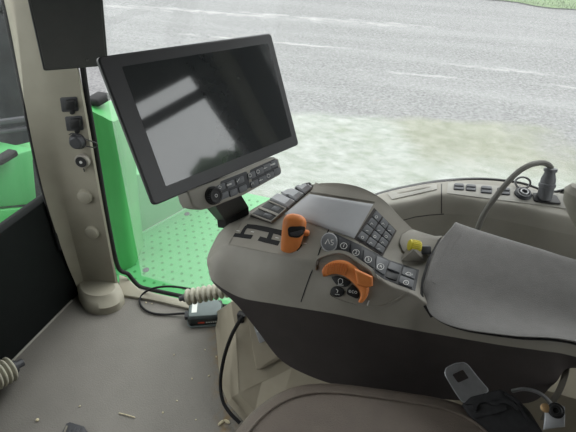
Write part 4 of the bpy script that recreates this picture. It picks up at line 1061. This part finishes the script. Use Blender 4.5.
lp = [(188, 313.5, .022), (180, 313.6, .012), (165, 314.5, .006), (152, 313, .006), (143, 308, .006), (139.5, 301, .008), (143, 294, .012), (150, 289.5, .03), (160, 287, .05), (172, 286.5, .07), (184, 288, .09), (195, 290, .10)]
b = MB(); b.tube(cr([P(u, v, z=z) for u, v, z in lp], 8), .0042, M['rubber'], 10); b.build('lead', bat)
# pedal corner at the bottom edge
pedal = thing('pedal', P(73, 430, z=0), 'small dark ribbed pedal edge on the floor mat', 'pedal')
b = MB(); pz = .02; pp = [P(58, 440, z=pz), P(66, 423, z=pz), P(70, 421.5, z=pz), P(84, 426, z=pz), P(87, 431, z=pz), P(84, 446, z=pz)]
b.prism(pp, (0, 0, 1), -pz, .0, M['dark'], .004, 2); b.build('pedal_plate', pedal)
for k in range(4):
    b = MB(); a = P(67 + k * 4.6, 426 + k * .9, z=pz); c = P(61 + k * 5, 442, z=pz); b.tube([a, c], .0035, M['strap'] if k == 0 else M['dark'], 6); b.build('rib', pedal)
# crumbs
crumbs = [(38, 420.5, .006), (80, 406.5, .0035), (192, 379, .0035), (174, 355, .003), (163, 413, .0035), (177, 401, .003), (209, 376, .0035), (216, 357, .0035), (150, 300, .004), (146, 303, .004), (152, 304, .0035), (147, 298, .003), (227, 422, .006), (221, 423.5, .006), (205, 350, .003), (196, 420, .003)]
place = {0: 'pale pebble on the floor near the dark pedal', 12: 'pale chip at the foot of the pedestal cable, nearer the cable', 13: 'pale chip at the foot of the pedestal cable, farther from the cable'}
bmc = bmesh.new(); bmesh.ops.create_icosphere(bmc, subdivisions=2, radius=1)
for v in bmc.verts: v.co *= 1 + random.uniform(-.22, .22)
mc = MB().bm(bmc, M['crumb']); 
proto = None
for k, (u, v, r) in enumerate(crumbs):
    p = P(u, v, z=0)
    if proto is None:
        proto = mc.build('crumb'); o = proto; me0 = proto.data
        zmin = min(q.co.z for q in me0.vertices)
        for q in me0.vertices: q.co.z -= zmin
        proto.scale = (r, r * .8, r * .55); proto.location = p
    else:
        o = proto.copy(); COL.objects.link(o)
    o.location = p; s_ = r; o.scale = (s_ * (2.0 if k in (12, 13) else 1), s_ * .8, s_ * .55); o.rotation_euler = (0, 0, k * 1.3)
    if k in place: lab = place[k]
    elif 8 <= k <= 11: lab = 'pale crumb inside the loop of battery lead on floor'
    else: lab = 'tiny pale crumb scattered on the open floor mat'
    tag(o, lab, 'crumb', {True: 'crumbs inside the battery lead loop', False: 'crumbs on the open floor mat'}[8 <= k <= 11] if k not in place else 'larger bits on the floor')
b = MB(); b.tube(cr([P(119, 413, z=.003), P(127, 415, z=.004), P(135, 417.5, z=.003)], 4), .0018, M['crumb'], 6); tag(b.build('straw'), 'single pale straw stalk lying on the floor mat', 'straw')

# ================================================================== TREES BEHIND (seen in the display's reflection)
def tree(loc, h, r, label):
    t = thing('tree', loc, label, 'tree'); b = MB(); l = Vector(loc)
    b.tube([l, l + Vector((.1, 0, h * .5)), l + Vector((0, .1, h * .8))], [.22, .16, .06], M['bark'], 10); b.build('trunk', t)
    b = MB()
    for k in range(16):
        c = l + Vector((random.uniform(-r, r), random.uniform(-r, r), h * random.uniform(.4, 1)));
        bb_ = bmesh.new(); bmesh.ops.create_icosphere(bb_, subdivisions=2, radius=random.uniform(.3, .6) * r)
        for v in bb_.verts: v.co = v.co * (1 + random.uniform(-.2, .2)) + c
        b.bm(bb_, M['leaf'])
    b.build('crown', t)
tree((14, 5.5, GZ), 4.0, 1.25, 'dark leafy tree standing beyond the lot behind the cab')

# ================================================================== LIGHT, WORLD, CAMERA
w = bpy.data.worlds.new('overcast sky'); SC.world = w; w.use_nodes = True
N, L = w.node_tree.nodes, w.node_tree.links; bg = N['Background']
tc = N.new('ShaderNodeTexCoord'); sp = N.new('ShaderNodeSeparateXYZ'); L.new(tc.outputs['Generated'], sp.inputs[0])
r = N.new('ShaderNodeValToRGB'); r.color_ramp.elements[0].position = 0; r.color_ramp.elements[0].color = (.86, .875, .885, 1); r.color_ramp.elements[1].position = 1; r.color_ramp.elements[1].color = (1.0, 1.01, 1.02, 1)
L.new(sp.outputs['Z'], r.inputs['Fac']); L.new(r.outputs['Color'], bg.inputs['Color']); bg.inputs['Strength'].default_value = 1.0
su = bpy.data.lights.new('sun', 'SUN'); su.energy = .8; su.angle = math.radians(40); so = bpy.data.objects.new('sun', su); COL.objects.link(so); so.rotation_euler = (math.radians(-35), math.radians(20), 0)
cd_ = bpy.data.cameras.new('camera'); co = bpy.data.objects.new('camera', cd_); COL.objects.link(co)
cd_.sensor_width = 36; cd_.lens = FPX * 36 / 576; cd_.clip_start = .02; cd_.clip_end = 300
co.location = CAM; co.rotation_euler = (math.radians(90) - PITCH, 0, YAW); SC.camera = co
SC.view_settings.view_transform = 'Standard'; SC.view_settings.look = 'None'; SC.view_settings.exposure = 1.42; SC.view_settings.gamma = 1; SC.view_settings.use_curve_mapping = False
SC.cycles.use_denoising = True
SC.cycles.max_bounces = 8; SC.cycles.transparent_max_bounces = 16
